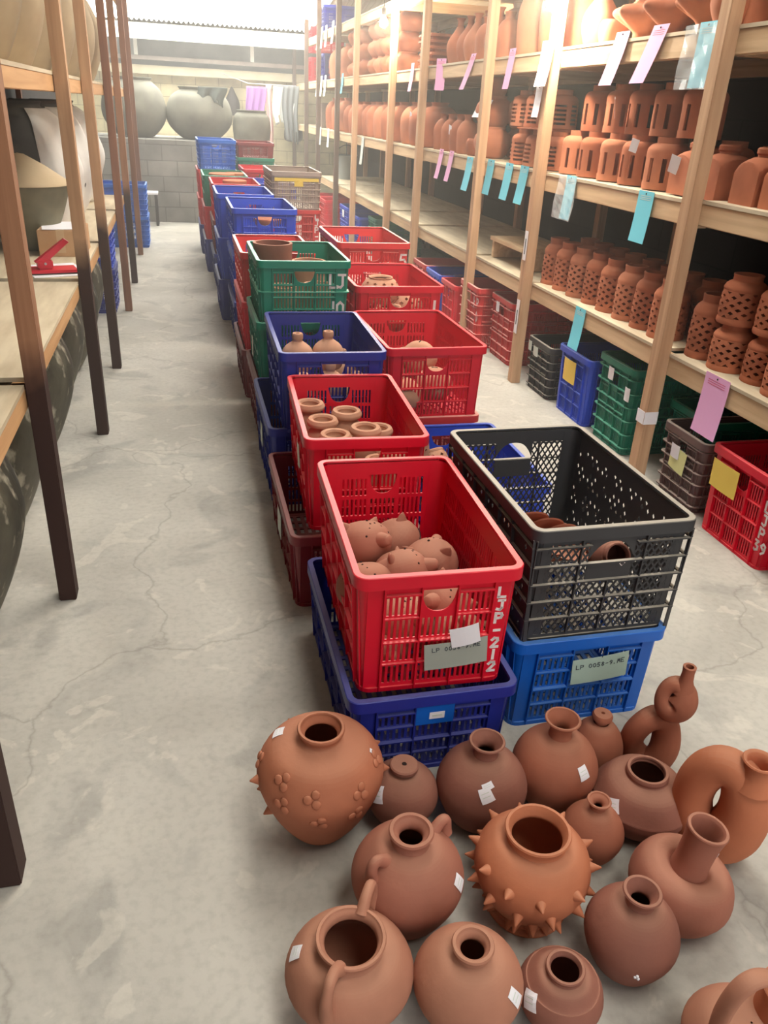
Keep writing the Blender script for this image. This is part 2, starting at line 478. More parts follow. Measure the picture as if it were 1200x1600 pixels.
    for c in range(nsec+1):
        s = s0+.006+c*secw
        pbox(bm, P, s-.0018, s+.0018, .004, h-.03, 0, .010)
    for r in range(1, rows+1):
        v = z0+rh*r-rh*.09
        for c in range(nsec):
            if handle and c == mid and r >= rows-1: continue
            big = .012 if r % 2 == 0 or r == rows else .008
            pbox(bm, P, s0+.008+c*secw, s0+.004+(c+1)*secw, v-.002, v+.002, 0, big)
    return bm
def crate_proto(w, l, h, colour, style):
    key = (round(w, 3), round(l, 3), round(h, 3), colour, style)
    if key in CRATES: return CRATES[key]
    taper = .014
    m = PL[colour]; P = []
    bm = bmesh.new()
    ring_sweep(bm, w/2, l/2, RC, [(0, h-.034), (0, h-.002), (.002, h), (.017, h), (.018, h-.005), (.004, h-.008), (.003, h-.034)])
    if style == 'slot' or style == 'mesh':
        n = 7
        for k in range(n):
            for sgn in (-1, 1):
                x = -w/2+RC+(w-2*RC)*k/(n-1)
                box(bm, x-.0015, x+.0015, min(sgn*(l/2-.001), sgn*(l/2-.013)), max(sgn*(l/2-.001), sgn*(l/2-.013)), h-.034, h-.008)
    P.append(('rim', bm))
    for side in ('front', 'back', 'left', 'right'):
        P.append(('end_panel' if side in ('front', 'back') else 'side_panel', build_wall(w, l, h, side, style, taper)))
    for sx in (-1, 1):      # rounded solid corners
        for sy in (-1, 1):
            bm = bmesh.new()
            N = 6; cols = []
            for (v, dd) in ((0, .012+taper), (h-.012, .012+taper*.012/h)):
                row = []
                for o in (0, .004):
                    for k in range(N+1):
                        a = PI/2*k/N
                        r = RC-.004-o
                        cx, cy = w/2-dd-RC+.004, l/2-dd-RC+.004
                        if k == 0: q = (cx+r, cy-.016)
                        elif k == N: q = (cx-.016, cy+r)
                        else: q = (cx+r*math.cos(a), cy+r*math.sin(a))
                        row.append(bm.verts.new((sx*q[0], sy*q[1], v)))
                cols.append(row)
            A, B = cols
            for k in range(N):
                bm.faces.new((A[k], A[k+1], B[k+1], B[k]))
                bm.faces.new((A[N+1+k], B[N+1+k], B[N+2+k], A[N+2+k]))
            bm.faces.new((A[0], B[0], B[N+1], A[N+1])); bm.faces.new((A[N], A[2*N+1], B[2*N+1], B[N]))
            P.append(('corner_post', bm))
    bm = bmesh.new()
    dd = .012+taper
    ring_sweep(bm, w/2-dd+.006, l/2-dd+.006, RC, [(0, 0), (0, .012), (.006, .012), (.02, .008), (.02, 0)])
    gs = [-w/2+dd+.008+(w-2*dd-.016)*i/25 for i in range(26)]; gv = [-l/2+dd+.008+(l-2*dd-.016)*i/37 for i in range(38)]
    gridpanel(bm, gs, gv, lambda i, j: i % 2 == 0 or j % 3 == 0, lambda s, v, o: Vector((s, v, .006+o)), .004)
    P.append(('base', bm))
    if style == 'rib' or style == 'band':
        n = 6 if style == 'rib' else 1
        for k in range(n):
            bm = bmesh.new()
            v = h*(k+.5)/(n+.3) if style == 'rib' else h*.52
            d = .012+taper*(1-v/h)
            ring_sweep(bm, w/2, l/2, RC, [(d-.014, v-.0025), (d-.014, v+.0025), (d+.001, v+.0025), (d+.001, v-.0025)])
            P.append(('rib' if style == 'rib' else 'band', bm))
    root = bpy.data.objects.new('plastic_crate', None); COL.objects.link(root); root.empty_display_size = .05
    root['category'] = 'crate'
    for nme, bm in P:
        mesh_obj(nme, bm, m, root, smooth=nme in ('corner_post', 'rim'), ang=.6)
    CRATES[key] = root
    CRATE_PARTS[root.name] = list(root.children)
    root['fresh'] = 1
    return root
def crate(label, x0, x1, y0, y1, zb, zt, colour, style='slot', rz=0, group=None):
    """outer rim rectangle and heights, metres"""
    along_x = (x1-x0) > (y1-y0)
    w, l = (y1-y0, x1-x0) if along_x else (x1-x0, y1-y0)
    pr = crate_proto(w, l, zt-zb, colour, style)
    if 'fresh' in pr: o = pr; del pr['fresh']
    else:
        o = pr.copy(); COL.objects.link(o)
        for ch in CRATE_PARTS[pr.name]:
            c = ch.copy(); COL.objects.link(c); c.parent = o
    o.location = ((x0+x1)/2, (y0+y1)/2, zb)
    o.rotation_euler = (0, 0, rz+(-PI/2 if along_x else 0))
    o['label'] = label; o['category'] = 'crate'
    if group: o['group'] = group
    elif 'group' in o: del o['group']
    o_dims[o.name] = (w, l, zt-zb)
    return o
o_dims = {}
def paint_on(o, text, side, s, v, h, stroke, down=True, step=None, mat=None, name='painted_character'):
    w, l, hh = o_dims[o.name]
    P, L = wall_map(w, l, hh, side, .014)
    step = step or (h*1.25 if down else h*.85)
    for ch in text:
        if GL[ch]:
            bm = bmesh.new(); write(bm, ch, P, s, v, h, stroke)
            mesh_obj(name, bm, mat or PAINT, o)
        if down: v -= step
        else: s += step
def card_on(o, name, side, s, v, w_, h_, m, out=.012, rot=0, text=None, parent=None, loose=.0):
    """a paper card standing just off a crate wall; returns (bm corners in world) as a child or a thing of its own"""
    w, l, hh = o_dims[o.name]
    P, L = wall_map(w, l, hh, side, .014)
    def Q(a, b, e):
        ca, sa = math.cos(rot), math.sin(rot)
        x, y = a-w_/2, b-h_/2
        return P(s+x*ca-y*sa, v+x*sa+y*ca, out+loose*(b/h_)+e+.004*math.sin(a/w_*3))
    bm = bmesh.new()
    gridpanel(bm, [w_*i/6 for i in range(7)], [h_*j/4 for j in range(5)], lambda i, j: True, lambda a, b, e: Q(a, b, e), .0008)
    return bm, Q
def tag_thing(o, bm, name, m, label, cat, Q=None, text=None, tu=0, tv=0, th=.02, stroke=.002, ink=None, group=None, step=None):
    mw = Matrix.LocRotScale(o.location, o.rotation_euler, None)
    r = mesh_obj(name, bm, m); r.matrix_world = mw
    tag(r, label, cat, group)
    if text:
        b2 = bmesh.new(); write(b2, text, lambda u, v, e: Q(u, v, e), tu, tv, th, stroke, step=step)
        mesh_obj('handwriting', b2, ink or INK, r)
    return r
# ================================================================== the room
def floor_mat():
    m, nt, b = base_mat('worn_concrete', .8, .3)
    tc = nd(nt, 'ShaderNodeTexCoord'); src = tc.outputs['Object']
    def noise(scale, detail=8, dist=0):
        n = nd(nt, 'ShaderNodeTexNoise'); n.inputs['Scale'].default_value = scale; n.inputs['Detail'].default_value = detail
        n.inputs['Distortion'].default_value = dist; nt.links.new(src, n.inputs['Vector']); return n.outputs['Fac']
    def ramp(f, p0, p1, c0, c1):
        r = nd(nt, 'ShaderNodeValToRGB'); e = r.color_ramp.elements; e[0].position, e[1].position = p0, p1; e[0].color, e[1].color = c0, c1
        nt.links.new(f, r.inputs[0]); return r.outputs[0]
    def mix(f, a, c, t='MIX'):
        x = nd(nt, 'ShaderNodeMix', data_type='RGBA', blend_type=t)
        if isinstance(f, float): x.inputs[0].default_value = f
        else: nt.links.new(f, x.inputs[0])
        nt.links.new(a, x.inputs[6])
        if isinstance(c, tuple): x.inputs[7].default_value = c
        else: nt.links.new(c, x.inputs[7])
        return x.outputs[2]
    k, w = (0, 0, 0, 1), (1, 1, 1, 1)
    c = ramp(noise(1.3, 9, .5), .3, .72, srgb(164, 160, 152), srgb(196, 192, 184))
    c = mix(ramp(noise(2.6, 9, 1.2), .56, .66, k, (.55, .55, .55, 1)), c, srgb(146, 144, 139))
    c = mix(ramp(noise(3.3, 10, 2.0), .60, .63, k, (.32, .32, .32, 1)), c, srgb(214, 208, 196))
    c = mix(ramp(noise(45, 4), .45, .75, k, (.22, .22, .22, 1)), c, srgb(120, 116, 108))
    v = nd(nt, 'ShaderNodeTexVoronoi', feature='DISTANCE_TO_EDGE'); v.inputs['Scale'].default_value = .75
    wn = nd(nt, 'ShaderNodeTexNoise'); wn.inputs['Scale'].default_value = 2.5; wn.inputs['Detail'].default_value = 6; nt.links.new(src, wn.inputs['Vector'])
    vm = nd(nt, 'ShaderNodeVectorMath', operation='MULTIPLY_ADD'); vm.inputs[1].default_value = (.5, .5, .5)
    nt.links.new(wn.outputs['Color'], vm.inputs[0]); nt.links.new(src, vm.inputs[2]); nt.links.new(vm.outputs[0], v.inputs['Vector'])
    crack = ramp(v.outputs['Distance'], .0, .006, (.35, .35, .35, 1), k)
    c = mix(crack, c, srgb(112, 106, 98))
    nt.links.new(c, b.inputs['Base Color'])
    bp = nd(nt, 'ShaderNodeBump'); bp.inputs['Strength'].default_value = .25; bp.inputs['Distance'].default_value = .01
    nt.links.new(noise(22, 8), bp.inputs['Height']); nt.links.new(bp.outputs[0], b.inputs['Normal'])
    return m
struct('floor', bm_box(-1.9, 3.3, -3.2, 16.6, -.12, 0), floor_mat())
def block_mat(name, c1, c2, mortar, sw=.4, sh=.2, axis='x'):
    m, nt, b = base_mat(name, .9, .2)
    tc = nd(nt, 'ShaderNodeTexCoord'); mp = nd(nt, 'ShaderNodeMapping')
    mp.inputs['Rotation'].default_value = (PI/2, 0, 0) if axis == 'x' else (PI/2, 0, PI/2)
    mp.vector_type = 'TEXTURE'
    nt.links.new(tc.outputs['Object'], mp.inputs[0])
    br = nd(nt, 'ShaderNodeTexBrick'); br.inputs['Scale'].default_value = 1
    br.inputs['Brick Width'].default_value = sw; br.inputs['Row Height'].default_value = sh; br.inputs['Mortar Size'].default_value = .006
    br.inputs['Color1'].default_value = c1; br.inputs['Color2'].default_value = c2; br.inputs['Mortar'].default_value = mortar
    nt.links.new(mp.outputs[0], br.inputs['Vector'])
    n = nd(nt, 'ShaderNodeTexNoise'); n.inputs['Scale'].default_value = 3; n.inputs['Detail'].default_value = 8
    nt.links.new(tc.outputs['Object'], n.inputs['Vector'])
    r = nd(nt, 'ShaderNodeValToRGB'); r.color_ramp.elements[0].position = .3; r.color_ramp.elements[1].position = .7
    r.color_ramp.elements[0].color = (.6, .6, .6, 1); r.color_ramp.elements[1].color = (1.1, 1.1, 1.1, 1)
    nt.links.new(n.outputs['Fac'], r.inputs[0])
    x = nd(nt, 'ShaderNodeMix', data_type='RGBA', blend_type='MULTIPLY'); x.inputs[0].default_value = 1
    nt.links.new(br.outputs['Color'], x.inputs[6]); nt.links.new(r.outputs[0], x.inputs[7])
    nt.links.new(x.outputs[2], b.inputs['Base Color'])
    bp = nd(nt, 'ShaderNodeBump'); bp.inputs['Strength'].default_value = .5; bp.inputs['Distance'].default_value = .01
    nt.links.new(br.outputs['Fac'], bp.inputs['Height']); bp.invert = True
    nt.links.new(bp.outputs[0], b.inputs['Normal'])
    return m
CREAM = block_mat('cream_block', srgb(226, 214, 178), srgb(216, 204, 168), srgb(178, 164, 132))
GREYBLOCK = block_mat('grey_block', srgb(150, 148, 142), srgb(136, 134, 130), srgb(112, 110, 106))
SHADEBLOCK = block_mat('shade_block', srgb(52, 45, 44), srgb(44, 39, 39), srgb(34, 30, 30), axis='y')  # block colour darkened to hold the shade behind the rack
struct('wall_back', bm_box(-1.9, 3.3, 16.2, 16.4, 0, 2.02), CREAM)
struct('wall_left', bm_box(-1.9, -1.75, -3.0, 16.2, 0, 3.6), SHADEBLOCK)
struct('wall_right', bm_box(3.12, 3.27, -3.0, 16.2, 0, 3.6), SHADEBLOCK)
CEIL_GREY = mat_noise('grey_plaster', srgb(92, 96, 95), srgb(108, 112, 110), scale=4, rough=.9)
struct('trim_1', bm_box(-1.75, 3.12, 15.9, 16.2, 1.93, 2.06), mat_noise('cream_plaster', srgb(222, 212, 180), srgb(234, 224, 196), scale=5, rough=.85))
struct('trim_2', bm_box(-1.75, 3.12, 15.7, 15.76, 2.13, 2.19), mat_noise('steel_purlin', srgb(140, 128, 120), srgb(160, 148, 140), scale=6, rough=.6))
struct('wall_eave', bm_box(-1.9, 3.3, 16.2, 16.4, 2.02, 2.62), CEIL_GREY)
# corrugated roof: dark sheets with translucent ones, the nearer added for light
ROOF = mat_plain('roof_sheet', srgb(150, 146, 138), .6)
GLOW_ADDED = mat_plain('added_glow_sheet', srgb(240, 240, 228), .5, em=ADDED_GLOW, emc=(1.0, .965, .89, 1))
GLOWFAR = mat_plain('translucent_sheet_far', srgb(244, 244, 230), .5, em=FARLIGHT, emc=(1.0, .98, .9, 1))
def roof_z(y): return 2.54 + (16.2-y)*.13
def corrugated(x0, x1, y0, y1, dz=0, amp=.018, pitch=.076):
    bm = bmesh.new(); n = int((x1-x0)/pitch*6)
    rows = []
    for y in (y0, y1):
        for t in (0, .006):
            rows.append([bm.verts.new((x0+(x1-x0)*i/n, y, roof_z(y)+dz+t+amp*math.sin(2*PI*(x1-x0)/pitch*i/n))) for i in range(n+1)])
    a, b, c, d = rows
    for i in range(n):
        bm.faces.new((a[i], c[i], c[i+1], a[i+1])); bm.faces.new((b[i], b[i+1], d[i+1], d[i]))
        bm.faces.new((a[i], a[i+1], b[i+1], b[i])); bm.faces.new((c[i], d[i], d[i+1], c[i+1]))
    return bm
struct('ceiling', corrugated(-1.9, 3.3, -3.2, 16.5, dz=.06), ROOF, smooth=True)
for i, (x0, x1, y0, y1, m) in enumerate(((.7, 2.0, -1.6, 1.2, GLOW_ADDED), (.6, 2.0, 2.6, 6.0, GLOW_ADDED), (.3, 1.7, 7.6, 10.4, GLOW_ADDED), (-1.3, 2.3, 11.4, 15.2, GLOWFAR))):  # nearer sheets are unseen additions that light the aisle
    o = struct('glow_sheet_%d' % (i+1), corrugated(x0, x1, y0, y1), m, smooth=True)
for i, x in enumerate((-.55, 1.35)):
    struct('trim_%d' % (i+3), bm_box(x-.03, x+.03, 15.62, 15.70, 2.19, 2.60), mat_plain('white_steel', srgb(232, 230, 220), .5))
# white eave gutter hung below the far edge of the roof
GUT = mat_plain('white_gutter', srgb(236, 238, 230), .45)
struct('trim_5', bm_box(-1.75, 3.12, 15.2, 15.24, 2.40, 2.62), GUT)
# low block platform at the end of the aisle
platform = struct('wall_platform', bm_box(-1.75, .80, 12.3, 13.9, 0, 1.06), GREYBLOCK)
struct('wall_ledge', bm_box(.80, 1.40, 12.3, 13.9, 0, .78), GREYBLOCK)

# ================================================================== racks
PY = [.32, 1.98, 3.10, 4.68, 5.74, 7.33, 8.42, 10.22, 11.38, 12.95, 14.15, 15.6]
LV = [.64, 1.28, 1.905, 2.50]
rack = thing('wooden_rack', 'tall pale pine storage rack along the right wall, with hanging cards', 'rack', (2.04, .3, 0))
def rack_part(root, name, bm, m):
    o = mesh_obj(name, bm, m, root); o.location = (0, 0, 0)
    bm2 = o.data; bm2.transform(Matrix.Translation(-root.location)); return o
for i, y in enumerate(PY):
    j = random.uniform(-.004, .004)
    rack_part(rack, 'post', bm_box(2.04+j, 2.10+j, y, y+.07, 0, min(3.1, roof_z(y)-.06), bev=.003), PINE_V if i < 8 else DARKPOST)
    rack_part(rack, 'back_post', bm_box(3.04, 3.10, y, y+.07, 0, min(3.1, roof_z(y)-.06)), PINE_V)
for i in range(len(PY)-1):
    y0, y1 = PY[i], PY[i+1]
    for z in LV:
        j = random.uniform(-.006, .006)
        if i >= 9 and z < 1 or z > 2.4 and i == 10: continue
        rack_part(rack, 'front_beam', bm_box(2.10, 2.145, y0+.004, y1+.066, z-.10+j, z-.014+j, bev=.003), PINE_H)
        rack_part(rack, 'back_beam', bm_box(3.0, 3.04, y0+.004, y1+.066, z-.10, z-.014), PINE_H)
        rack_part(rack, 'shelf_board', bm_box(2.095, 3.04, y0+.072, y1-.002 if i < 9 else y1, z-.014+j, z+j), PLY)
        rack_part(rack, 'cross_beam', bm_box(2.145, 3.0, y0, y0+.05, z-.10, z-.016), PINE_X)
LPY = [.30, 1.317, 2.467, 4.026, 5.185, 6.788, 7.938, 9.5, 10.65]
lrack = thing('wooden_rack', 'brown wooden rack on the left with dark stained post feet', 'rack', (-.46, .3, 0))
for i, y in enumerate(LPY):
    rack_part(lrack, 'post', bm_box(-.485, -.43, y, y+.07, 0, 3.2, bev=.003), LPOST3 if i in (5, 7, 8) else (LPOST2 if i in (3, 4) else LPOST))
    rack_part(lrack, 'back_post', bm_box(-1.70, -1.645, y, y+.07, 0, 3.2), LPOST3)
for i in range(len(LPY)-1):
    y0, y1 = LPY[i], LPY[i+1]
    for z in (.77, 1.635, 2.5):
        if z < 1 and i > 5: continue
        rack_part(lrack, 'front_beam', bm_box(-.535, -.488, y0+.004, y1+.064, z-.078, z-.014, bev=.003), LBEAM)
        rack_part(lrack, 'shelf_board', bm_box(-1.645, -.487, y0+.074, y1-.002, z-.014, z), PLY)

# ================================================================== pots
def arclen(curve):
    acc = [0]
    for a, b in zip(curve, curve[1:]): acc.append(acc[-1]+(Vector(b)-Vector(a)).length)
    return acc
def sampler(curve):
    acc = arclen(curve); T = acc[-1]
    def f(t):
        x = min(max(t, 0), 1)*T
        for i in range(len(acc)-1):
            if acc[i+1] >= x:
                k = (x-acc[i])/max(acc[i+1]-acc[i], 1e-9)
                return curve[i][0]+(curve[i+1][0]-curve[i][0])*k, curve[i][1]+(curve[i+1][1]-curve[i][1])*k
        return curve[-1][0], curve[-1][1]
    return f, T
def surf(f, T, ang, t):
    r, z = f(t); r2, z2 = f(min(t+.01, 1)); r1, z1 = f(max(t-.01, 0))
    tang = Vector((r2-r1, 0, z2-z1)).normalized()
    n = Vector((tang.z, 0, -tang.x))
    R = Matrix.Rotation(ang, 3, 'Z')
    return R @ Vector((r, 0, z)), R @ n, R @ tang, R @ Vector((0, 1, 0))
def lathe_pot(root, body, neck, m, th=.007, seg=40, fn=None, names=('body', 'neck'), close=False, n=6):
    """body / neck control points (r,z); body starts at the foot, neck starts where the body ends"""
    B = [Vector((0, body[0][1])), *catmull(body, n)]
    bm = bmesh.new(); revolve(bm, [tuple(p) for p in B], seg, fn)
    if not close:
        I = [(max(p.x-th, 0 if k == 0 else .003), min(p.y+th*(1 if k < len(B)*.4 else 0), B[-1].y)) for k, p in enumerate(B)]
        revolve(bm, I[::-1], seg, fn)
    bo = mesh_obj(names[0], bm, m, root, smooth=True, ang=.9)
    if neck:
        N = catmull(neck, 5)
        prof = [tuple(p) for p in N] + [(N[-1].x-th*.2, N[-1].y+th*.35), (N[-1].x-th*.8, N[-1].y+th*.35)] + [(max(p.x-th, .002), p.y) for p in N[::-1]]
        bm = bmesh.new(); revolve(bm, prof, seg, fn)
        if close: revolve(bm, [(max(N[0].x-th, .002), N[0].y), (0, N[0].y)], seg, fn)
        mesh_obj(names[1], bm, m, root, smooth=True, ang=.9)
    f, T = sampler([tuple(p) for p in B])
    return bo, f, T
def sticker(root, f, T, ang, t, w=.028, h=.034, rot=.3, m=None, lines=True):
    p, n, tg, sd = surf(f, T, ang, t)
    r = max(f(t)[0], .02)
    bm = bmesh.new()
    def P(u, v, e):
        u -= w/2; v -= h/2
        a = u*math.cos(rot)-v*math.sin(rot); b = u*math.sin(rot)+v*math.cos(rot)
        q, nn, _, _ = surf(f, T, ang+a/r, t+b/T)
        return q+nn*(.0022+e)
    gridpanel(bm, [w*i/4 for i in range(5)], [h*i/4 for i in range(5)], lambda i, j: True, P, .0008)
    o = mesh_obj('price_sticker', bm, m or PAPER, root); o['label'] = 'white price sticker'
    if lines:
        bm = bmesh.new()
        for k in range(2):
            v = h*(.62-.25*k)
            hexa(bm, [P(w*.15, v, .0002), P(w*.8, v, .0002), P(w*.8, v+h*.05, .0002), P(w*.15, v+h*.05, .0002),
                      P(w*.15, v, .0006), P(w*.8, v, .0006), P(w*.8, v+h*.05, .0006), P(w*.15, v+h*.05, .0006)])
        mesh_obj('print', bm, FADED, o)
    return o
def spike(root, f, T, ang, t, r=.014, h=.026, m=None, name='spike'):
    p, n, tg, sd = surf(f, T, ang, t)
    bm = bmesh.new()
    prof = [(r*1.25, -.004), (r*.8, h*.28), (r*.5, h*.6), (r*.2, h*.93), (0, h)]
    revolve(bm, prof, 12)
    M = Matrix((sd, tg, n)).transposed()
    if M.determinant() < 0: M = Matrix((-sd, tg, n)).transposed()
    bm.transform(Matrix.Translation(p) @ M.to_4x4())
    return mesh_obj(name, bm, m, root, smooth=True)
def handle_on(root, pts, r0, m, name='handle', flat=1.0):
    bm = bmesh.new(); c = catmull(pts, 8)
    n = len(c); tube(bm, c, [r0*(1+.35*abs(2*i/(n-1)-1)**3) for i in range(n)], 12)
    return mesh_obj(name, bm, m, root, smooth=True, ang=1.2)
def pot_thing(name, label, x, y, z=0, rz=0, tilt=(0, 0), cat='pot', group=None):
    r = thing(name, label, cat, (x, y, z), rz, group)
    r.rotation_euler = (tilt[0], tilt[1], rz)
    return r
def A(d): return math.radians(d)
G = 'terracotta pots on the floor in front of the crates'
T0, T1, T2, T3, T4, T5 = TERRA
# ------------------------------------------------------------------ the pots on the floor, back row first
# tall egg-shaped pot with applied flowers
p = pot_thing('egg_shaped_pot', 'large egg-shaped terracotta pot with applied flowers, at the left of the floor group', .235, 1.355, group=G)
b, f, T = lathe_pot(p, [(.046, 0), (.066, .010), (.110, .08), (.142, .162), (.143, .212), (.110, .262), (.056, .282)], [(.056, .282), (.047, .286), (.046, .292), (.053, .303), (.054, .308)], T0, .009)
for i, (a, t) in enumerate([(-140, .80), (-106, .755), (-134, .68), (-60, .735), (-100, .60), (-22, .79), (172, .74), (-66, .61), (80, .74)]):
    q, n, tg, sd = surf(f, T, A(a), t)
    bm = bmesh.new()
    for k in range(3):
        w = q+(tg*math.cos(2*PI*k/3+.4)+sd*math.sin(2*PI*k/3+.4))*.012
        mm = Matrix.Translation(w) @ Matrix((sd, tg, n)).transposed().to_4x4() @ Matrix.Diagonal((.0105, .0105, .0042, 1))
        bmesh.ops.create_uvsphere(bm, u_segments=12, v_segments=8, radius=1, matrix=mm)
    mesh_obj('applied_flower', bm, T0, p, smooth=True)
for a, t in [(-5, .62), (-12, .48), (-175, .66), (170, .5), (60, .68), (110, .7), (20, .66), (-165, .46)]:
    spike(p, f, T, A(a), t, .011, .018, T0)
sticker(p, f, T, A(152), .88, .03, .026, .2); sticker(p, f, T, A(-20), .84, .011, .011, .2, lines=False)
# small dark pot with a closed disc top
p = pot_thing('disc_topped_pot', 'small dark brown pot with closed disc top, between the egg-shaped pot and navy crate', .434, 1.345, group=G)
b, f, T = lathe_pot(p, [(.035, 0), (.06, .018), (.087, .075), (.078, .118), (.045, .148), (.024, .154)], None, T4, close=True)
bm = bmesh.new(); revolve(bm, [(.022, .150), (.024, .158), (.034, .164), (.0345, .172), (.031, .175), (.006, .1745), (.005, .166), (0, .166)], 32)
mesh_obj('disc_top', bm, T4, p, smooth=True, ang=.6)
bm = bmesh.new(); revolve(bm, [(.0052, .1752), (.0048, .1757), (0, .1757)], 12); mesh_obj('pin_hole', bm, HOLE, p)
sticker(p, f, T, A(-155), .74, .026, .04, .5)
# bottle with a wide flared mouth
p = pot_thing('flared_neck_vase', 'dusky round vase with flared mouth, just in front of the navy crate', .624, 1.315, group=G)
b, f, T = lathe_pot(p, [(.04, 0), (.075, .018), (.109, .095), (.098, .150), (.062, .190), (.030, .203)], [(.030, .203), (.027, .212), (.030, .224), (.043, .241)], T4, .008)
sticker(p, f, T, A(-104), .82, .026, .016, .45); sticker(p, f, T, A(-106), .755, .03, .034, .45)
# round vase with trumpet neck
p = pot_thing('trumpet_neck_vase', 'round brown vase with a trumpet neck, in front of the bright blue crate', .827, 1.34, group=G)
b, f, T = lathe_pot(p, [(.04, 0), (.075, .018), (.106, .095), (.096, .150), (.060, .192), (.029, .206)], [(.029, .206), (.0265, .218), (.030, .234), (.044, .254)], T1, .008)
sticker(p, f, T, A(-72), .74, .026, .034, .1)
# small domed jar with a knob top
p = pot_thing('knob_topped_jar', 'small domed jar with knob top, behind the lens-shaped pot', .989, 1.42, group=G)
b, f, T = lathe_pot(p, [(.04, 0), (.062, .012), (.071, .06), (.062, .105), (.040, .138), (.020, .150)], None, T1, close=True)
bm = bmesh.new(); revolve(bm, [(.016, .146), (.017, .156), (.026, .163), (.027, .172), (.023, .179), (.005, .180), (.004, .172), (0, .172)], 28)
mesh_obj('knob_top', bm, T1, p, smooth=True, ang=.7)
# twisted gourd made of two loops
p = pot_thing('double_loop_vase', 'twisted double-loop terracotta vase standing behind the group, beside the bright blue crate', 1.115, 1.38, rz=A(-22), group=G)
lo = [(0.043*math.cos(a), .010*math.sin(a*2), .108+.072*math.sin(a)) for a in [2*PI*k/40 for k in range(40)]]
bm = bmesh.new(); tube(bm, lo, [.034+.004*math.cos(2*PI*k/40+.5) for k in range(40)], 18, closed=True)
mesh_obj('lower_loop', bm, T1, p, smooth=True)
up = [(.026+.024*math.cos(a), -.014+.008*math.sin(a), .262+.032*math.sin(a)) for a in [2*PI*k/36 for k in range(36)]]
bm = bmesh.new(); tube(bm, up, [.029+.011*math.cos(2*PI*k/36+.4) for k in range(36)], 18, closed=True)
mesh_obj('upper_loop', bm, T1, p, smooth=True)
bm = bmesh.new(); revolve(bm, [(.030, .285), (.022, .305), (.0165, .322), (.015, .345), (.0165, .362), (.014, .364), (.010, .362), (.010, .318), (0, .316)], 24)
bm.transform(Matrix.Translation((.048, -.014, 0))); mesh_obj('neck', bm, T1, p, smooth=True, ang=.8)
# lens-shaped pot with shoulder line
p = pot_thing('lens_shaped_pot', 'low lens-shaped pot with a sharp shoulder line and wide mouth, right of centre', 1.012, 1.228, group=G)
b, f, T = lathe_pot(p, [(.055, 0), (.085, .015), (.114, .062), (.118, .084), (.1165, .090), (.114, .0935), (.088, .132), (.052, .150)], [(.052, .150), (.050, .153), (.051, .158), (.050, .163)], T4, .010, n=5)
sticker(p, f, T, A(-160), .72, .032, .034, .5)
# vertical ring vase
p = pot_thing('ring_vase', 'tall ring-shaped vase with a hole through it, at the right edge beside the long-necked one', 1.128, 1.112, rz=A(-48), group=G); p.scale = (1.05,)*3
lo = []; rr = []
for k in range(48):
    a = 2*PI*k/48
    lo.append((.054*math.cos(a), 0, .152+.102*math.sin(a)))
    rr.append(.0435+.012*max(0, math.cos(a+.4)) + .006*max(0, -math.sin(a)))
bm = bmesh.new(); tube(bm, lo, rr, 22, closed=True); bm.transform(Matrix.Translation((0, 0, -.002)))
mesh_obj('ring_body', bm, T3, p, smooth=True)
bm = bmesh.new(); revolve(bm, [(.046, .245), (.034, .272), (.029, .288), (.030, .300), (.036, .309), (.034, .312), (.027, .309), (.022, .296), (.022, .265), (0, .262)], 32)
bm.transform(Matrix.Translation((.052, -.004, -.006))); mesh_obj('neck', bm, T3, p, smooth=True, ang=.9)
# small vase between spiky pot and lens pot
p = pot_thing('small_bottle_vase', 'small round vase with narrow neck, tucked between the spiked pot and the lens-shaped pot', .848, 1.16, group=G)
b, f, T = lathe_pot(p, [(.03, 0), (.052, .012), (.072, .062), (.066, .098), (.040, .132), (.018, .145)], [(.018, .145), (.0165, .152), (.020, .160), (.028, .167)], T1, .007)
sticker(p, f, T, A(-175), .62, .02, .032, .4)
# fat rounded vase with a wide cylinder neck
p = pot_thing('wide_neck_vase', 'doughnut-bodied vase with a tall wide cylinder neck, right of the spiked pot', .957, .985, tilt=(A(2), A(7)), group=G)
b, f, T = lathe_pot(p, [(.05, 0), (.082, .014), (.110, .070), (.102, .118), (.078, .142), (.052, .142), (.040, .134)], [(.040, .134), (.037, .16), (.038, .21), (.042, .244), (.044, .252)], T2, .0095)
ff, TT = sampler([(.037, .16), (.038, .21), (.042, .244)])
sticker(p, ff, TT, A(-25), .35, .012, .03, .3)
# round vase in front of it
p = pot_thing('round_vase', 'plain round vase with short narrow neck, in front of the doughnut-bodied vase', .797, .893, group=G)
b, f, T = lathe_pot(p, [(.04, 0), (.066, .016), (.093, .082), (.086, .128), (.056, .168), (.029, .182)], [(.029, .182), (.027, .189), (.031, .199), (.0385, .211)], T4, .009)
bm = bmesh.new()
for k, (a, t) in enumerate([(-112, .56), (-110, .53), (-114, .545)]):
    q, n, tg, sd = surf(f, T, A(a), t); bmesh.ops.create_uvsphere(bm, u_segments=8, v_segments=6, radius=.0035, matrix=Matrix.Translation(q))
mesh_obj('paint_fleck', bm, PAPER, p, smooth=True)
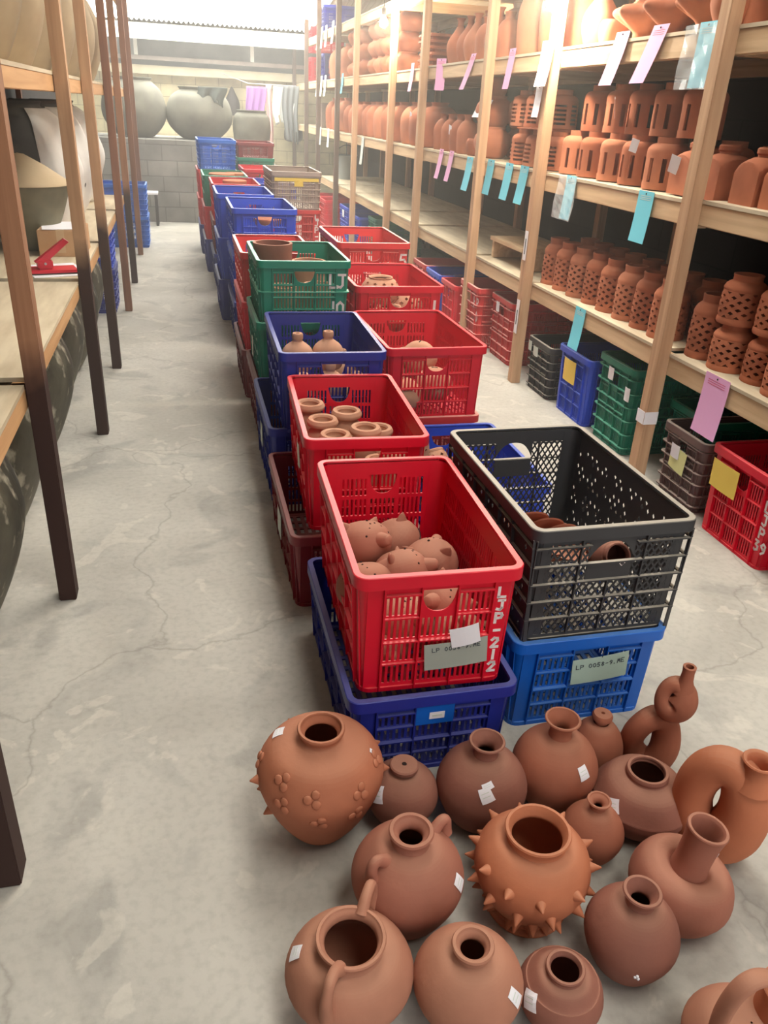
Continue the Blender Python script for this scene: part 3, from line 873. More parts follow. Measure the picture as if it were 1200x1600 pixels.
# big spiked pot
p = pot_thing('spiked_pot', 'large round wide-mouthed pot covered in clay spikes, middle of the group', .646, 1.06, group=G)
b, f, T = lathe_pot(p, [(.085, 0), (.088, .010), (.074, .022), (.098, .055), (.122, .110), (.118, .158), (.090, .194), (.064, .204)], [(.064, .204), (.063, .210), (.067, .221), (.070, .227)], T3, .010, n=7)
for row, (t, n, off) in enumerate([(.36, 13, 0), (.50, 13, .25), (.64, 12, .0), (.77, 10, .2)]):
    for k in range(n):
        a = 2*PI*(k+off)/n+random.uniform(-.1, .1)
        spike(p, f, T, a, t+random.uniform(-.02, .02), .0105, .022, T3)
# two-lugged amphora behind the jug
p = pot_thing('lugged_jar', 'big round jar with thick ring mouth and small lug ears, behind the two-handled jug', .378, 1.09, rz=A(25), group=G)
b, f, T = lathe_pot(p, [(.045, 0), (.078, .018), (.117, .105), (.109, .160), (.072, .206), (.040, .220)], [(.040, .220), (.036, .228), (.038, .238), (.047, .248)], T2, .012)
for s in (1, -1):
    handle_on(p, [(s*.064, 0, .205), (s*.085, 0, .222), (s*.098, 0, .214), (s*.100, 0, .180)], .0115, T2, 'lug_handle')
sticker(p, f, T, A(-62), .70, .026, .036, .35)
# two handled jug in the foreground
p = pot_thing('two_handled_jug', 'wide-mouthed jug with two loop handles, nearest pot at the lower left', .222, .925, rz=A(58), group=G)
b, f, T = lathe_pot(p, [(.05, 0), (.080, .016), (.119, .085), (.117, .120), (.092, .155), (.062, .168)], [(.062, .168), (.058, .174), (.060, .184), (.066, .191)], T5, .009)
for s in (1, -1):
    handle_on(p, [(s*.058, 0, .182), (s*.082, 0, .205), (s*.106, 0, .206), (s*.120, 0, .175), (s*.116, 0, .128)], .0105, T5)
sticker(p, f, T, A(110), .83, .026, .03, -.3)
# plain vase at the bottom
p = pot_thing('ring_mouth_vase', 'pinkish egg-shaped vase with a thick ring mouth, at the bottom edge centre', .437, .862, group=G)
b, f, T = lathe_pot(p, [(.045, 0), (.072, .016), (.103, .085), (.096, .128), (.064, .166), (.034, .179)], [(.034, .179), (.0325, .185), (.035, .192), (.040, .198)], T5, .0105)
sticker(p, f, T, A(-48), .72, .022, .038, .35)
# small dark pot
p = pot_thing('squat_pot', 'small squat dark pot with stepped shoulder, right of the ring mouth vase', .612, .822, group=G)
b, f, T = lathe_pot(p, [(.04, 0), (.060, .012), (.080, .058), (.0785, .084), (.070, .102), (.066, .104), (.050, .122), (.036, .128)], [(.036, .128), (.0345, .132), (.037, .139)], T4, .008)
sticker(p, f, T, A(-165), .73, .028, .034, .5)
# basket-handled pot cut by the frame
p = pot_thing('basket_handle_pot', 'pot with a tall arched strap handle, cut off at the lower right corner', .888, .655, rz=A(4), group=G)
b, f, T = lathe_pot(p, [(.05, 0), (.075, .014), (.104, .075), (.098, .110), (.072, .140), (.03, .150), (.002, .151)], None, T5, close=True)
bm = bmesh.new()
hc = catmull([(-.074, 0, .128), (-.080, 0, .205), (-.066, 0, .266), (-.034, 0, .288), (.012, 0, .268), (.050, 0, .228), (.066, 0, .190)], 8)
rings = []
for i, q in enumerate(hc):
    t = (hc[min(i+1, len(hc)-1)]-hc[max(i-1, 0)]).normalized(); nn = Vector((0, 1, 0)).cross(t)
    rings.append([bm.verts.new(q+Vector((0, 1, 0))*.017*math.cos(a)+nn*.009*math.sin(a)) for a in [2*PI*k/14 for k in range(14)]])
for a_, b_ in zip(rings, rings[1:]):
    for k in range(14): bm.faces.new((a_[k], a_[(k+1) % 14], b_[(k+1) % 14], b_[k]))
bm.faces.new(rings[0]); bm.faces.new(rings[-1][::-1])
mesh_obj('strap_handle', bm, T5, p, smooth=True, ang=1.0)
bm = bmesh.new(); revolve(bm, [(.05, .135), (.046, .180), (.045, .200), (.050, .212), (.047, .214), (.040, .210), (.038, .18), (0, .175)], 32)
bm.transform(Matrix.Translation((.068, 0, 0))); mesh_obj('mouth', bm, T3, p, smooth=True, ang=.9)
# ================================================================== the two rows of crates in the aisle
GL_ = 'crates in the left row of the aisle'; GR_ = 'crates in the right row of the aisle'
c_navy = crate('navy slotted crate on the floor under the front red crate', .322, .770, 1.47, 2.19, 0, .262, 'navy', group=GL_)
c_red = crate('red slotted crate marked LJP 212 holding clay animal whistles, nearest on the left row', .345, .765, 1.505, 2.205, .244, .592, 'red', rz=A(-1.5), group=GL_)
crate('dusty maroon crate on the floor under the red crate of ring-mouthed jars', .285, .735, 2.28, 3.02, 0, .285, 'maroon', group=GL_)
c_jars = crate('red crate holding ring-mouthed jars, second on the left row', .352, .770, 2.33, 3.03, .268, .605, 'red', rz=A(-2.5), group=GL_)
crate('dark navy crate on the floor under the navy crate of bottles', .295, .735, 3.08, 3.79, 0, .36, 'navy', group=GL_)
c_bot = crate('navy crate holding round clay bottles, third on the left row', .345, .785, 3.05, 3.77, .345, .685, 'navy', rz=A(-1), group=GL_)
crate('maroon crate on the floor at the bottom of the green stack', .31, .76, 3.83, 4.45, 0, .32, 'maroon', group=GL_)
crate('dark green crate in the middle of the green stack', .32, .77, 3.83, 4.45, .305, .615, 'green', group=GL_)
c_green = crate('green crate marked LJ 10 holding big clay cylinders, top of the green stack', .328, .780, 3.83, 4.45, .60, .905, 'green', 'band', group=GL_)
crate('maroon crate on the floor behind the green stack', .29, .73, 4.52, 5.22, 0, .29, 'maroon', group=GL_)
crate('red crate in the middle of the stack behind the green stack', .30, .73, 4.52, 5.22, .275, .56, 'red', group=GL_)
c_b5 = crate('faded brick-red empty crate seen over the top of the green one', .30, .72, 4.52, 5.22, .545, .83, 'brick', group=GL_)
crate('navy crate on the floor under the royal blue stack', .32, .76, 5.62, 6.36, 0, .32, 'navy', group=GL_)
crate('royal blue crate in the middle of the royal blue stack', .325, .765, 5.62, 6.36, .305, .63, 'royal', group=GL_)
c_roy = crate('royal blue crate with pale rim on top of its stack, behind the faded red one', .325, .765, 5.62, 6.36, .615, .935, 'royal', 'band', group=GL_)
crate('navy crate on the floor, fifth stack from the front', .255, .695, 6.44, 7.16, 0, .32, 'navy', group=GL_)
crate('blue crate in the middle, fifth stack from the front', .265, .70, 6.44, 7.16, .305, .63, 'royal', group=GL_)
c_b7 = crate('blue crate of clay bits behind the royal blue stack', .265, .70, 6.44, 7.16, .615, .945, 'royal', group=GL_)
crate('navy crate on the floor under the far pink-red crate', .27, .71, 7.62, 8.36, 0, .32, 'navy', group=GL_)
crate('maroon crate in the middle of the far pink-red stack', .275, .71, 7.62, 8.36, .305, .61, 'maroon', group=GL_)
c_r8 = crate('pink-red crate behind the blue crate of clay bits', .28, .71, 7.62, 8.36, .595, .915, 'red', group=GL_)
crate('navy crate on the floor under the far green crate', .22, .66, 8.5, 9.3, 0, .32, 'navy', group=GL_)
crate('red crate in the middle under the far green crate', .225, .665, 8.5, 9.3, .305, .63, 'red', group=GL_)
c_g9 = crate('far green crate with brown clay discs in it', .23, .67, 8.5, 9.3, .615, .915, 'green', group=GL_)
crate('navy crate on the floor at the far end of the left row', .20, .64, 9.6, 10.3, 0, .32, 'navy', group=GL_)
crate('red crate second from the floor at the far end of the left row', .20, .64, 9.6, 10.3, .305, .60, 'red', group=GL_)
crate('red crate third from the floor at the far end of the left row', .20, .64, 9.6, 10.3, .585, .89, 'red', group=GL_)
crate('blue crate crowning the far end of the left row, under the big jars', .215, .635, 9.6, 10.3, .875, 1.19, 'blue', 'rib', group=GL_)
# right row
c_bb = crate('bright blue crate on the floor under the black mesh crate', .795, 1.255, 1.58, 2.30, 0, .300, 'blue', group=GR_)
c_blk = crate('black mesh crate with clay discs, on the bright blue crate', .800, 1.268, 1.585, 2.295, .288, .640, 'black', 'mesh', rz=A(.5), group=GR_)
c_b2 = crate('low navy-blue crate on the floor behind the black mesh crate', .87, 1.345, 2.55, 3.26, 0, .285, 'royal', group=GR_)
crate('brick-red crate on the floor under the crate of coin banks', .83, 1.31, 3.31, 4.05, 0, .30, 'brick', group=GR_)
c_bank = crate('red crate holding round clay coin banks, behind the low blue crate', .835, 1.310, 3.31, 4.05, .286, .625, 'red', rz=A(1), group=GR_)
crate('maroon crate on the floor under the crate of perforated bowls', .86, 1.335, 4.12, 4.80, 0, .40, 'maroon', group=GR_)
c_bowl = crate('red crate holding perforated clay bowls, behind the coin banks', .855, 1.345, 4.10, 4.80, .385, .735, 'red', group=GR_)
crate('maroon crate on the floor under the faded red crate of the right row', .91, 1.36, 4.9, 5.64, 0, .30, 'maroon', group=GR_)
crate('red crate in the middle under the faded red crate of the right row', .91, 1.36, 4.9, 5.64, .285, .52, 'red', group=GR_)
c_r5 = crate('faded red crate marked 210 on top of its stack, beyond the perforated bowls', .905, 1.365, 4.9, 5.64, .505, .835, 'brick', group=GR_)
crate('maroon crate on the floor under the grey-brown crate', .75, 1.19, 7.22, 7.94, 0, .45, 'maroon', group=GR_)
c_r7 = crate('red crate marked LJP-5 under the grey-brown crate', .755, 1.19, 7.22, 7.94, .435, .76, 'brick', group=GR_)
c_grey = crate('grey-brown crate with a yellow band, tall above the right row', .755, 1.19, 7.22, 7.94, .745, 1.06, 'grey', 'rib', group=GR_)
crate('navy crate on the floor under the small far blue crate', .70, 1.14, 8.3, 9.0, 0, .43, 'navy', group=GR_)
crate('small far blue crate peeping out left of the grey-brown one', .69, 1.13, 8.3, 9.0, .415, .87, 'royal', group=GR_)
crate('maroon crate on the floor near the end of the right row', .68, 1.12, 9.15, 9.85, 0, .48, 'maroon', group=GR_)
crate('pink-red crate near the end of the right row', .66, 1.10, 9.15, 9.85, .465, .94, 'red', group=GR_)
crate('maroon crate on the floor at the far end of the right row', .66, 1.10, 10.05, 10.75, 0, .50, 'maroon', group=GR_)
crate('green crate in the middle of the far end of the right row', .66, 1.10, 10.05, 10.75, .485, 1.0, 'green', group=GR_)
crate('dull red crate crowning the far end of the right row', .66, 1.10, 10.05, 10.75, .985, 1.16, 'maroon', group=GR_)
# painted marks
paint_on(c_red, 'LJP-212', 'front', .360, .262, .028, .0075, step=.0385)
paint_on(c_green, 'LJ', 'front', .350, .18, .06, .011, down=False, step=.034)
paint_on(c_green, '10', 'front', .350, .05, .06, .011, down=False, step=.034)
paint_on(c_r5, '2-10', 'front', .155, .155, .055, .011, down=False, step=.05)
paint_on(c_r5, '5', 'front', .395, .19, .07, .012)
paint_on(c_r7, 'LJP-5', 'front', .380, .25, .045, .010, step=.056)
paint_on(c_bowl, '1', 'front', .415, .19, .08, .014)
bm = bmesh.new(); P, L = wall_map(*o_dims[c_grey.name], 'front', .014); pbox(bm, P, .03, L-.03, .240, .266, .0145, .017)
mesh_obj('yellow_band', bm, YELLOW, c_grey)['label'] = 'yellow painted band'
for o, y0 in ((c_navy, .13),):
    P, L = wall_map(*o_dims[o.name], 'front', .014)
    bm = bmesh.new(); pbox(bm, P, .175, .275, .165, .225, .006, .011); mesh_obj('name_plate', bm, PL['blue'], o)['label'] = 'plain blue plate in the middle'
    bm = bmesh.new(); pbox(bm, P, .21, .25, .183, .205, .0115, .0122); mesh_obj('paper_label', bm, PAPER, o)
    bm = bmesh.new(); pbox(bm, P, .217, .243, .191, .197, .0124, .0128); mesh_obj('print', bm, FADED, o)
P, L = wall_map(*o_dims[c_blk.name], 'front', .014); bm = bmesh.new()
for a0, b0, a1, b1 in ((0, .008, .008, 0), (.008, 0, .016, .008), (.016, .008, .008, .016), (.008, .016, 0, .008)):
    hexa(bm, [P(.262+a0, .222+b0, .0004), P(.262+a1, .222+b1, .0004), P(.2635+a1, .2235+b1, .0004), P(.2635+a0, .2235+b0, .0004), P(.262+a0, .222+b0, .0012), P(.262+a1, .222+b1, .0012), P(.2635+a1, .2235+b1, .0012), P(.2635+a0, .2235+b0, .0012)])
mesh_obj('white_mark', bm, PAINT, c_blk)['label'] = 'small white painted diamond'
# cards hanging on the crates
bm, Q = card_on(c_red, 'card', 'front', .262, .112, .162, .080, GREYCARD, out=.018, rot=A(5), loose=.0)
tag_thing(c_red, bm, 'paper_card', GREYCARD, 'grey card with faint handwriting, tied across the front of the nearest red crate', 'card', Q, 'LP 0058-9.ME', .020, .056, .0115, .0014, step=.0105)
bm, Q = card_on(c_red, 'card', 'front', .277, .172, .074, .058, PAPER, out=.026, rot=A(12))
tag_thing(c_red, bm, 'paper_note', PAPER, 'small white note overlapping the grey card on the nearest red crate', 'note')
bm, Q = card_on(c_bb, 'card', 'front', .262, .195, .168, .088, PALECARD, out=.018, rot=A(5))
c = tag_thing(c_bb, bm, 'paper_card', PALECARD, 'pale green handwritten card tied to the bright blue crate', 'card', Q, 'LP 0058-9.ME', .012, .054, .014, .0017, step=.0122)
bm = bmesh.new(); tube(bm, [Q(.085, .086, .001), Q(.087, .099, .002), Q(.084, .112, -.004)], .001, 6); mesh_obj('string', bm, STRING, c)
bm, Q = card_on(c_grey, 'card', 'front', .235, .225, .075, .05, YELLOW, out=.014)
tag_thing(c_grey, bm, 'paper_card', YELLOW, 'bright yellow card on the front of the grey-brown crate', 'card')
for o, side, s, v, lab in ((c_jars, 'left', .45, .19, 'white paper label on the side of the crate of ring-mouthed jars'),):
    bm, Q = card_on(o, 'card', side, s, v, .07, .09, FADED, out=.013); tag_thing(o, bm, 'paper_label', FADED, lab, 'label')
bm, Q = card_on(c_b2, 'card', 'front', .2, .2, .08, .05, LEMON, out=.013)
tag_thing(c_b2, bm, 'paper_card', LEMON, 'pale yellow card on the low navy-blue crate, seen through the black mesh', 'card')
for k, (y, z, w_) in enumerate(((2.66, .15, .10), (3.45, .20, .08), (4.15, .42, .06))):
    bm = bm_box((.289, .299, .324)[k], (.2905, .3005, .3255)[k], y-w_/2, y+w_/2, z-.05, z+.05)
    tag(mesh_obj('paper_label', bm, FADED), ['pale paper label low on the dusty maroon crate beside the walkway', 'pale paper label on the dark crates under the navy crate of bottles', 'small pale label on the green stack beside the walkway'][k], 'label')

# ------------------------------------------------------------------ what the aisle crates hold
def whistle(root, m):
    bm = bmesh.new(); prof = [(0, -.048), (.030, -.042), (.052, -.02), (.058, .004), (.050, .030), (.028, .047), (0, .051)]
    revolve(bm, [tuple(q) for q in catmull(prof, 4)], 28); mesh_obj('body', bm, m, root, smooth=True)
    for sx in (-1, 1):
        bm = bmesh.new(); revolve(bm, [(.016, 0), (.012, .010), (.006, .020), (0, .026)], 12)
        bm.transform(Matrix.Translation((sx*.034, .004, .034)) @ Matrix.Rotation(sx*.7, 4, 'Y') @ Matrix.Diagonal((1, .55, 1, 1))); mesh_obj('ear', bm, m, root, smooth=True)
    bm = bmesh.new(); revolve(bm, [(.018, -.004), (.014, .012), (.011, .022), (.008, .025), (0, .025)], 14)
    bm.transform(Matrix.Translation((0, -.052, .008)) @ Matrix.Rotation(PI/2, 4, 'X')); mesh_obj('snout', bm, m, root, smooth=True)
    bm = bmesh.new()
    for x, z in ((-.016, .034), (.016, .034), (-.006, .042), (.006, .042), (0, .049), (-.03, .02), (.03, .02)):
        r_ = (max(1-(z/.052)**2, 0))**.5*.0575; y = -max(r_**2-x*x, 0)**.5
        bmesh.ops.create_icosphere(bm, subdivisions=1, radius=.0032, matrix=Matrix.Translation((x, y*1.0, z)))
    mesh_obj('sound_holes', bm, HOLE, root)
    bm = bmesh.new(); tube(bm, [(.059*math.cos(a), .059*math.sin(a), -.004+.004*math.sin(3*a)) for a in [PI*k/14 for k in range(15)]], .0011, 5); mesh_obj('incised_line', bm, HOLE, root)
pr = thing('clay_whistle', 'x', 'whistle'); whistle(pr, T2)
WG = 'clay animal whistles in the nearest red crate'
ws = [(.455, 1.95, .43, 30, (-25, 10), 'clay animal whistle at the back left of the pile'), (.425, 1.775, .395, -20, (-35, -15), 'clay animal whistle at the left, below the topmost one'),
      (.535, 1.82, .40, 65, (-20, 20), 'clay animal whistle in the middle front of the pile'), (.635, 1.87, .395, 150, (-15, 10), 'clay animal whistle at the right of the pile'),
      (.57, 2.02, .385, 200, (10, 30), 'clay animal whistle half buried behind the middle one'), (.62, 1.70, .37, -60, (-30, 20), 'clay animal whistle behind the hand hole of the crate'),
      (.50, 1.65, .36, 20, (-30, 0), 'clay animal whistle behind the front slats'), (.63, 1.60, .33, 100, (0, 20), 'clay animal whistle low at the front right corner')]
for i, (x, y, z, rz, tl, lab) in enumerate(ws):
    o = place_copy(pr, (x, y, z), A(rz), lab, WG, i == 0); o.rotation_euler = (A(tl[0]), A(tl[1]), A(rz)); k = 1.4; o.scale = (k, k, k)
FL = bmesh.new(); box(FL, 0, .02, 0, .02, 0, .02); FL.free()
# filler layer of clay whistles below the visible ones
for i, (x, y) in enumerate([(.45, 1.62), (.46, 1.76), (.46, 1.92), (.56, 1.66), (.58, 1.80), (.56, 1.94), (.66, 1.75), (.66, 1.92)]):
    o = place_copy(pr, (x, y, .315), A(47*i), 'clay animal whistle in the hidden bottom layer of the nearest red crate', WG); o.scale = (1.05,)*3
# ring-mouthed jars
pr = thing('ring_mouth_jar', 'x', 'jar')
lathe_pot(pr, [(.035, 0), (.05, .012), (.062, .06), (.058, .095), (.040, .118)], [(.040, .118), (.038, .124), (.055, .132), (.058, .142), (.056, .148)], TERRA_SHELF[1] if 0 else DUSTY, .022, 28)
JG = 'ring-mouthed jars in the second red crate'
js = [(.44, 2.90, 'at the far left'), (.46, 2.72, 'second along the left side'), (.565, 2.80, 'in the far middle'), (.48, 2.565, 'at the near left'), (.60, 2.62, 'in the near middle'), (.665, 2.70, 'at the right'), (.62, 2.47, 'behind the hand hole'), (.50, 2.42, 'in the near left corner'), (.68, 2.53, 'in the near right corner')]
for i, (x, y, w_) in enumerate(js):
    place_copy(pr, (x, y, .345+(.035 if i < 5 else 0)-.02*(i == 8)-.03*(i in (6, 7))), A(37*i), 'ring-mouthed jar %s of the second red crate' % w_, JG, i == 0)
# round bottles with knob stoppers in the navy crate
pr = thing('clay_bottle', 'x', 'bottle')
lathe_pot(pr, [(.035, 0), (.06, .014), (.074, .06), (.060, .105), (.028, .132), (.022, .136)], [(.022, .136), (.021, .142), (.024, .150), (.024, .166)], DUSTY, .016, 28)
BG = 'round clay bottles in the navy crate'
for i, (x, y, w_) in enumerate([(.46, 3.40, 'at the left'), (.60, 3.43, 'in the middle'), (.57, 3.20, 'nearest the front slats'), (.46, 3.22, 'at the front left'), (.69, 3.22, 'at the front right'), (.69, 3.58, 'at the back right')]):
    z = .505 if i < 2 else .43
    place_copy(pr, (x, y, z-(.05 if i > 2 else 0)), A(20*i), 'round clay bottle with a knob neck, %s of the navy crate' % w_, BG, i == 0)
for i, (x, y) in enumerate([(.46, 3.40), (.60, 3.43), (.57, 3.20)]):
    place_copy(pr, (x, y, .352-.0), A(50*i), 'round clay bottle in the hidden bottom layer of the navy crate', BG).scale = (1, 1, .8)
# cylinders in the green crate
for i, (x, y, r, z, h, lab) in enumerate([(.445, 4.22, .098, .615, .315, 'big clay cylinder pot standing proud of the green crate'), (.625, 4.18, .085, .615, .235, 'lower clay cylinder pot beside the big one in the green crate'), (.46, 3.97, .07, .615, .15, 'small clay cylinder behind the front of the green crate'), (.64, 3.97, .07, .615, .16, 'small clay cylinder at the front right of the green crate')]):
    bm = bmesh.new(); revolve(bm, [(0, 0), (r*.94, 0), (r*.96, .02), (r, h-.04), (r*1.02, h-.01), (r*1.02, h), (r*.88, h), (r*.86, h-.05), (r*.84, .02), (0, .02)], 40)
    o = mesh_obj('clay_cylinder', bm, DUSTY if i else T4, smooth=True, ang=.6); o.location = (x, y, z); tag(o, lab, 'pot', 'clay cylinders in the green crate')
# coin banks
pr = thing('coin_bank', 'x', 'coin bank')
bm = bmesh.new(); revolve(bm, [tuple(q) for q in catmull([(0, 0), (.05, .006), (.095, .07), (.088, .125), (.045, .168), (0, .178)], 6)], 32); mesh_obj('body', bm, DUSTY, pr, smooth=True)
bm = bm_box(-.0025, .0025, -.016, .016, .174, .1795); mesh_obj('coin_slot', bm, HOLE, pr)
for i, (x, y, z, rz, lab) in enumerate([(1.08, 3.62, .41, -30, 'topmost round clay coin bank in the red crate'), (.90, 3.56, .37, 40, 'round clay coin bank by the left side of the red crate'), (1.10, 3.42, .34, 70, 'clay coin bank showing in the hand hole of the red crate'), (.93, 3.76, .33, 10, 'clay coin bank in the back left of the red crate'), (1.08, 3.84, .32, 0, 'clay coin bank in the back of the red crate'), (.95, 3.40, .30, 120, 'clay coin bank low at the front left of the red crate')]):
    o = place_copy(pr, (x, y, z), A(rz), lab, 'round clay coin banks in a red crate', i == 0); o.scale = (.92,)*3
# perforated bowls
def perforated(root, prof, m, nv, nu, seg_th=.009, size=.8):
    f, T = sampler([tuple(q) for q in catmull(prof, 6)])
    bm = bmesh.new()
    ts = [k/(nv*2) for k in range(nv*2+1)]
    def P(a, t, w):
        q, n, _, _ = surf(f, T, a, t); return q+n*w
    diamond_panel(bm, [2*PI*k/nu for k in range(nu+1)], ts, P, seg_th, lambda i, j: (size, 'd') if (i+j) % 2 == 0 and 1 <= j < nv*2-1 else None, wrap=True)
    return mesh_obj('pierced_wall', bm, m, root, smooth=True, ang=.5)
pr = thing('perforated_bowl', 'x', 'bowl')
perforated(pr, [(.06, 0), (.10, .05), (.112, .10), (.085, .15), (.062, .165)], DUSTY, 4, 22, .010)
bm = bmesh.new(); revolve(bm, [(.055, .158), (.058, .166), (.066, .171), (.068, .167), (.062, .160)], 32); mesh_obj('lip', bm, DUSTY, pr, smooth=True)
bm = bmesh.new(); revolve(bm, [(0, 0), (.062, 0), (.062, .006), (0, .006)], 28); mesh_obj('foot', bm, DUSTY, pr)
for i, (x, y, z, lab) in enumerate([(1.06, 4.40, .56, 'perforated clay bowl with wide mouth on top in the red crate'), (1.20, 4.42, .51, 'perforated clay bowl right of the topmost one'), (1.08, 4.26, .46, 'perforated clay bowl seen through the front hand hole'), (.98, 4.62, .45, 'perforated clay bowl at the back of the red crate')]):
    place_copy(pr, (x, y, z-(.03 if i else 0)), A(30*i), lab, 'perforated clay bowls in a red crate', i == 0)
# perforated cylinder vases in the low blue crate
pr = thing('perforated_cylinder_vase', 'x', 'vase')
perforated(pr, [(.048, 0), (.055, .05), (.055, .20), (.040, .235)], DUSTY, 6, 16, .008)
bm = bmesh.new(); revolve(bm, [(.034, .228), (.034, .238), (.040, .244), (.044, .240), (.043, .230)], 28); mesh_obj('lip', bm, DUSTY, pr, smooth=True)
bm = bmesh.new(); revolve(bm, [(0, .001), (.046, .001), (.046, .008), (0, .008)], 20); mesh_obj('foot', bm, DUSTY, pr)
for i, (x, y, z, tl, lab) in enumerate([(.92, 2.96, .14, (-8, -6), 'upright perforated vase with a round mouth, between the red and black crates'), (.925, 2.78, .11, (22, 4), 'leaning perforated vase between the red and black crates'), (1.05, 2.92, .05, (-30, 20), 'perforated vase seen through the black mesh at the left'), (1.12, 2.75, .05, (0, 50), 'perforated vase lying in the low blue crate')]):
    o = place_copy(pr, (x, y, z), A(25*i), lab, 'perforated cylinder vases in the low blue crate', i == 0); o.rotation_euler = (A(tl[0]), A(tl[1]), A(25*i))
# clay discs and a small jar in the black crate
bm = bmesh.new(); revolve(bm, [(0, 0), (.045, 0), (.066, .006), (.07, .011), (.066, .013), (.045, .007), (0, .007)], 32)
pr = mesh_obj('clay_saucer', bm, T1, smooth=True, ang=.6); pr['category'] = 'saucer'; pr['label'] = 'x'
for i, (x, y, z, tx, ty) in enumerate([(.925, 1.86, .52, -50, 10), (.955, 1.82, .515, -55, 12), (.985, 1.785, .51, -58, 8), (1.015, 1.75, .50, -62, 5), (.895, 1.80, .50, -12, 20), (.90, 1.72, .505, -8, 12), (.97, 1.69, .495, -10, 4)]):
    o = place_copy(pr, (x, y, z), 0, ['tilted clay saucer furthest back in the black crate', 'tilted clay saucer second from the back in the black crate', 'tilted clay saucer third from the back in the black crate', 'tilted clay saucer nearest in the leaning row in the black crate', 'flat clay saucer at the back left of the black crate', 'flat clay saucer at the left of the black crate', 'flat clay saucer at the front of the black crate'][i], 'clay saucers in the black crate', i == 0)
    o.rotation_euler = (A(tx), A(ty), 0); o.scale = (.72,)*3
for i, (x, y, z) in enumerate([(.91, 1.76, .46), (1.0, 1.78, .45), (.98, 1.92, .43), (.92, 1.93, .43), (1.08, 1.95, .38)]):
    o = place_copy(pr, (x, y, z), 0, 'clay saucer buried under the others in the black crate', 'clay saucers in the black crate'); o.rotation_euler = (A(-15+8*i), A(10-4*i), 0); o.scale = (1.15, 1.15, 1.6)
pj = pot_thing('small_jar', 'small round jar with its mouth showing in the hand hole of the black crate', 1.085, 1.735, .465, tilt=(A(62), 0), cat='jar')
lathe_pot(pj, [(.03, 0), (.05, .015), (.058, .05), (.04, .085)], [(.04, .085), (.036, .09), (.038, .104)], T4, .006, 28)
for i, (x, y, z, r, lab) in enumerate([(.43, 8.85, .86, .13, 'flat brown clay disc at the left in the far green crate'), (.57, 8.95, .86, .11, 'flat tan clay disc at the right in the far green crate'), (.5, 6.75, .84, .09, 'clay bowl in the blue crate behind the royal blue stack'), (.5, 7.95, .87, .11, 'clay bowl in the far pink-red crate'), (.6, 6.0, .78, .1, 'clay bowl inside the royal blue crate')]):
    bm = bmesh.new(); revolve(bm, [(0, 0), (r*.8, 0), (r, .03), (r, .05), (r*.9, .055), (0, .05)], 28)
    o = mesh_obj('clay_disc', bm, TERRA_SHELF[i % 3], smooth=True, ang=.6); o.location = (x, y, z); tag(o, lab, 'pot')
# ================================================================== crates on the floor under the right rack
RG = 'crates on the floor under the right rack'
c39 = crate('red crate marked LJP 39 with a yellow card, under the rack at the right edge', 2.10, 2.72, 2.245, 2.68, 0, .385, 'red', group=RG)
cbr = crate('brown ribbed crate with a pale green card, left of the red LJP 39 crate', 2.13, 2.73, 2.75, 3.09, 0, .335, 'brown', 'rib', group=RG)
cgr = crate('green ribbed crate with white labels, behind the nearest pale post', 2.14, 2.74, 3.42, 3.80, 0, .46, 'green', 'rib', group=RG)
crate('dark green crate half hidden deep behind the nearest pale post', 2.34, 2.94, 3.0, 3.38, 0, .33, 'green', 'rib', group=RG)
cbl = crate('blue crate with a yellow card, between the black and green crates under the rack', 2.12, 2.72, 3.84, 4.25, 0, .385, 'royal', group=RG)
cbk = crate('black ribbed crate under the rack beside the second pale post', 2.11, 2.71, 4.31, 4.67, 0, .325, 'black', 'rib', group=RG)
cs2 = crate('red ribbed crate in shadow behind the second pale post', 2.14, 2.74, 5.04, 5.47, 0, .43, 'brick', 'rib', group=RG)
cs1 = crate('red ribbed crate marked hP 10, under the rack past the second pale post', 2.05, 2.65, 5.50, 5.92, 0, .44, 'brick', 'rib', group=RG)
crate('small red crate under the rack, just beyond the third pale post', 2.04, 2.64, 5.98, 6.38, 0, .36, 'red', group=RG)
crate('blue crate under the rack between two red ones', 2.05, 2.65, 6.42, 6.86, 0, .36, 'royal', group=RG)
crate('red crate under the rack behind the small blue one', 2.06, 2.66, 6.90, 7.32, 0, .36, 'brick', group=RG)
crate('green ribbed crate under the rack far along', 2.2, 2.8, 9.5, 9.95, 0, .42, 'green', 'rib', group=RG)
crate('blue ribbed crate under the rack beside the far green one', 2.1, 2.7, 10.05, 10.5, 0, .38, 'royal', 'rib', group=RG)
cfb = crate('blue ribbed crate with a white label, far under the rack', 2.08, 2.68, 10.6, 11.2, 0, .42, 'royal', 'rib', group=RG)
crate('red crate far under the rack beside the grey-brown crate', 1.93, 2.53, 11.5, 12.0, 0, .42, 'red', 'rib', group=RG)
crate('red crate furthest under the rack', 1.95, 2.55, 12.1, 12.6, 0, .42, 'red', 'rib', group=RG)
paint_on(c39, 'LJP', 'front', .376, .245, .042, .009, step=.056)
paint_on(c39, '39', 'front', .362, .075, .045, .009, down=False, step=.038)
paint_on(cs1, 'hP', 'front', .315, .295, .07, .012, down=False, step=.05)
paint_on(cs1, '10', 'front', .325, .20, .065, .012, down=False, step=.04)
def hang_card(o, s, v, w_, h_, m, label, text=None, out=.016, rot=0, name='paper_card', cat='card'):
    bm, Q = card_on(o, 'card', 'front', s, v, w_, h_, m, out=out, rot=rot)
    return tag_thing(o, bm, name, m, label, cat, Q, text, w_*.15, h_*.66, h_*.09, .0012, ink=INK)
hang_card(c39, .13, .275, .17, .12, YELLOW, 'yellow card on the red LJP 39 crate under the rack', out=.02)
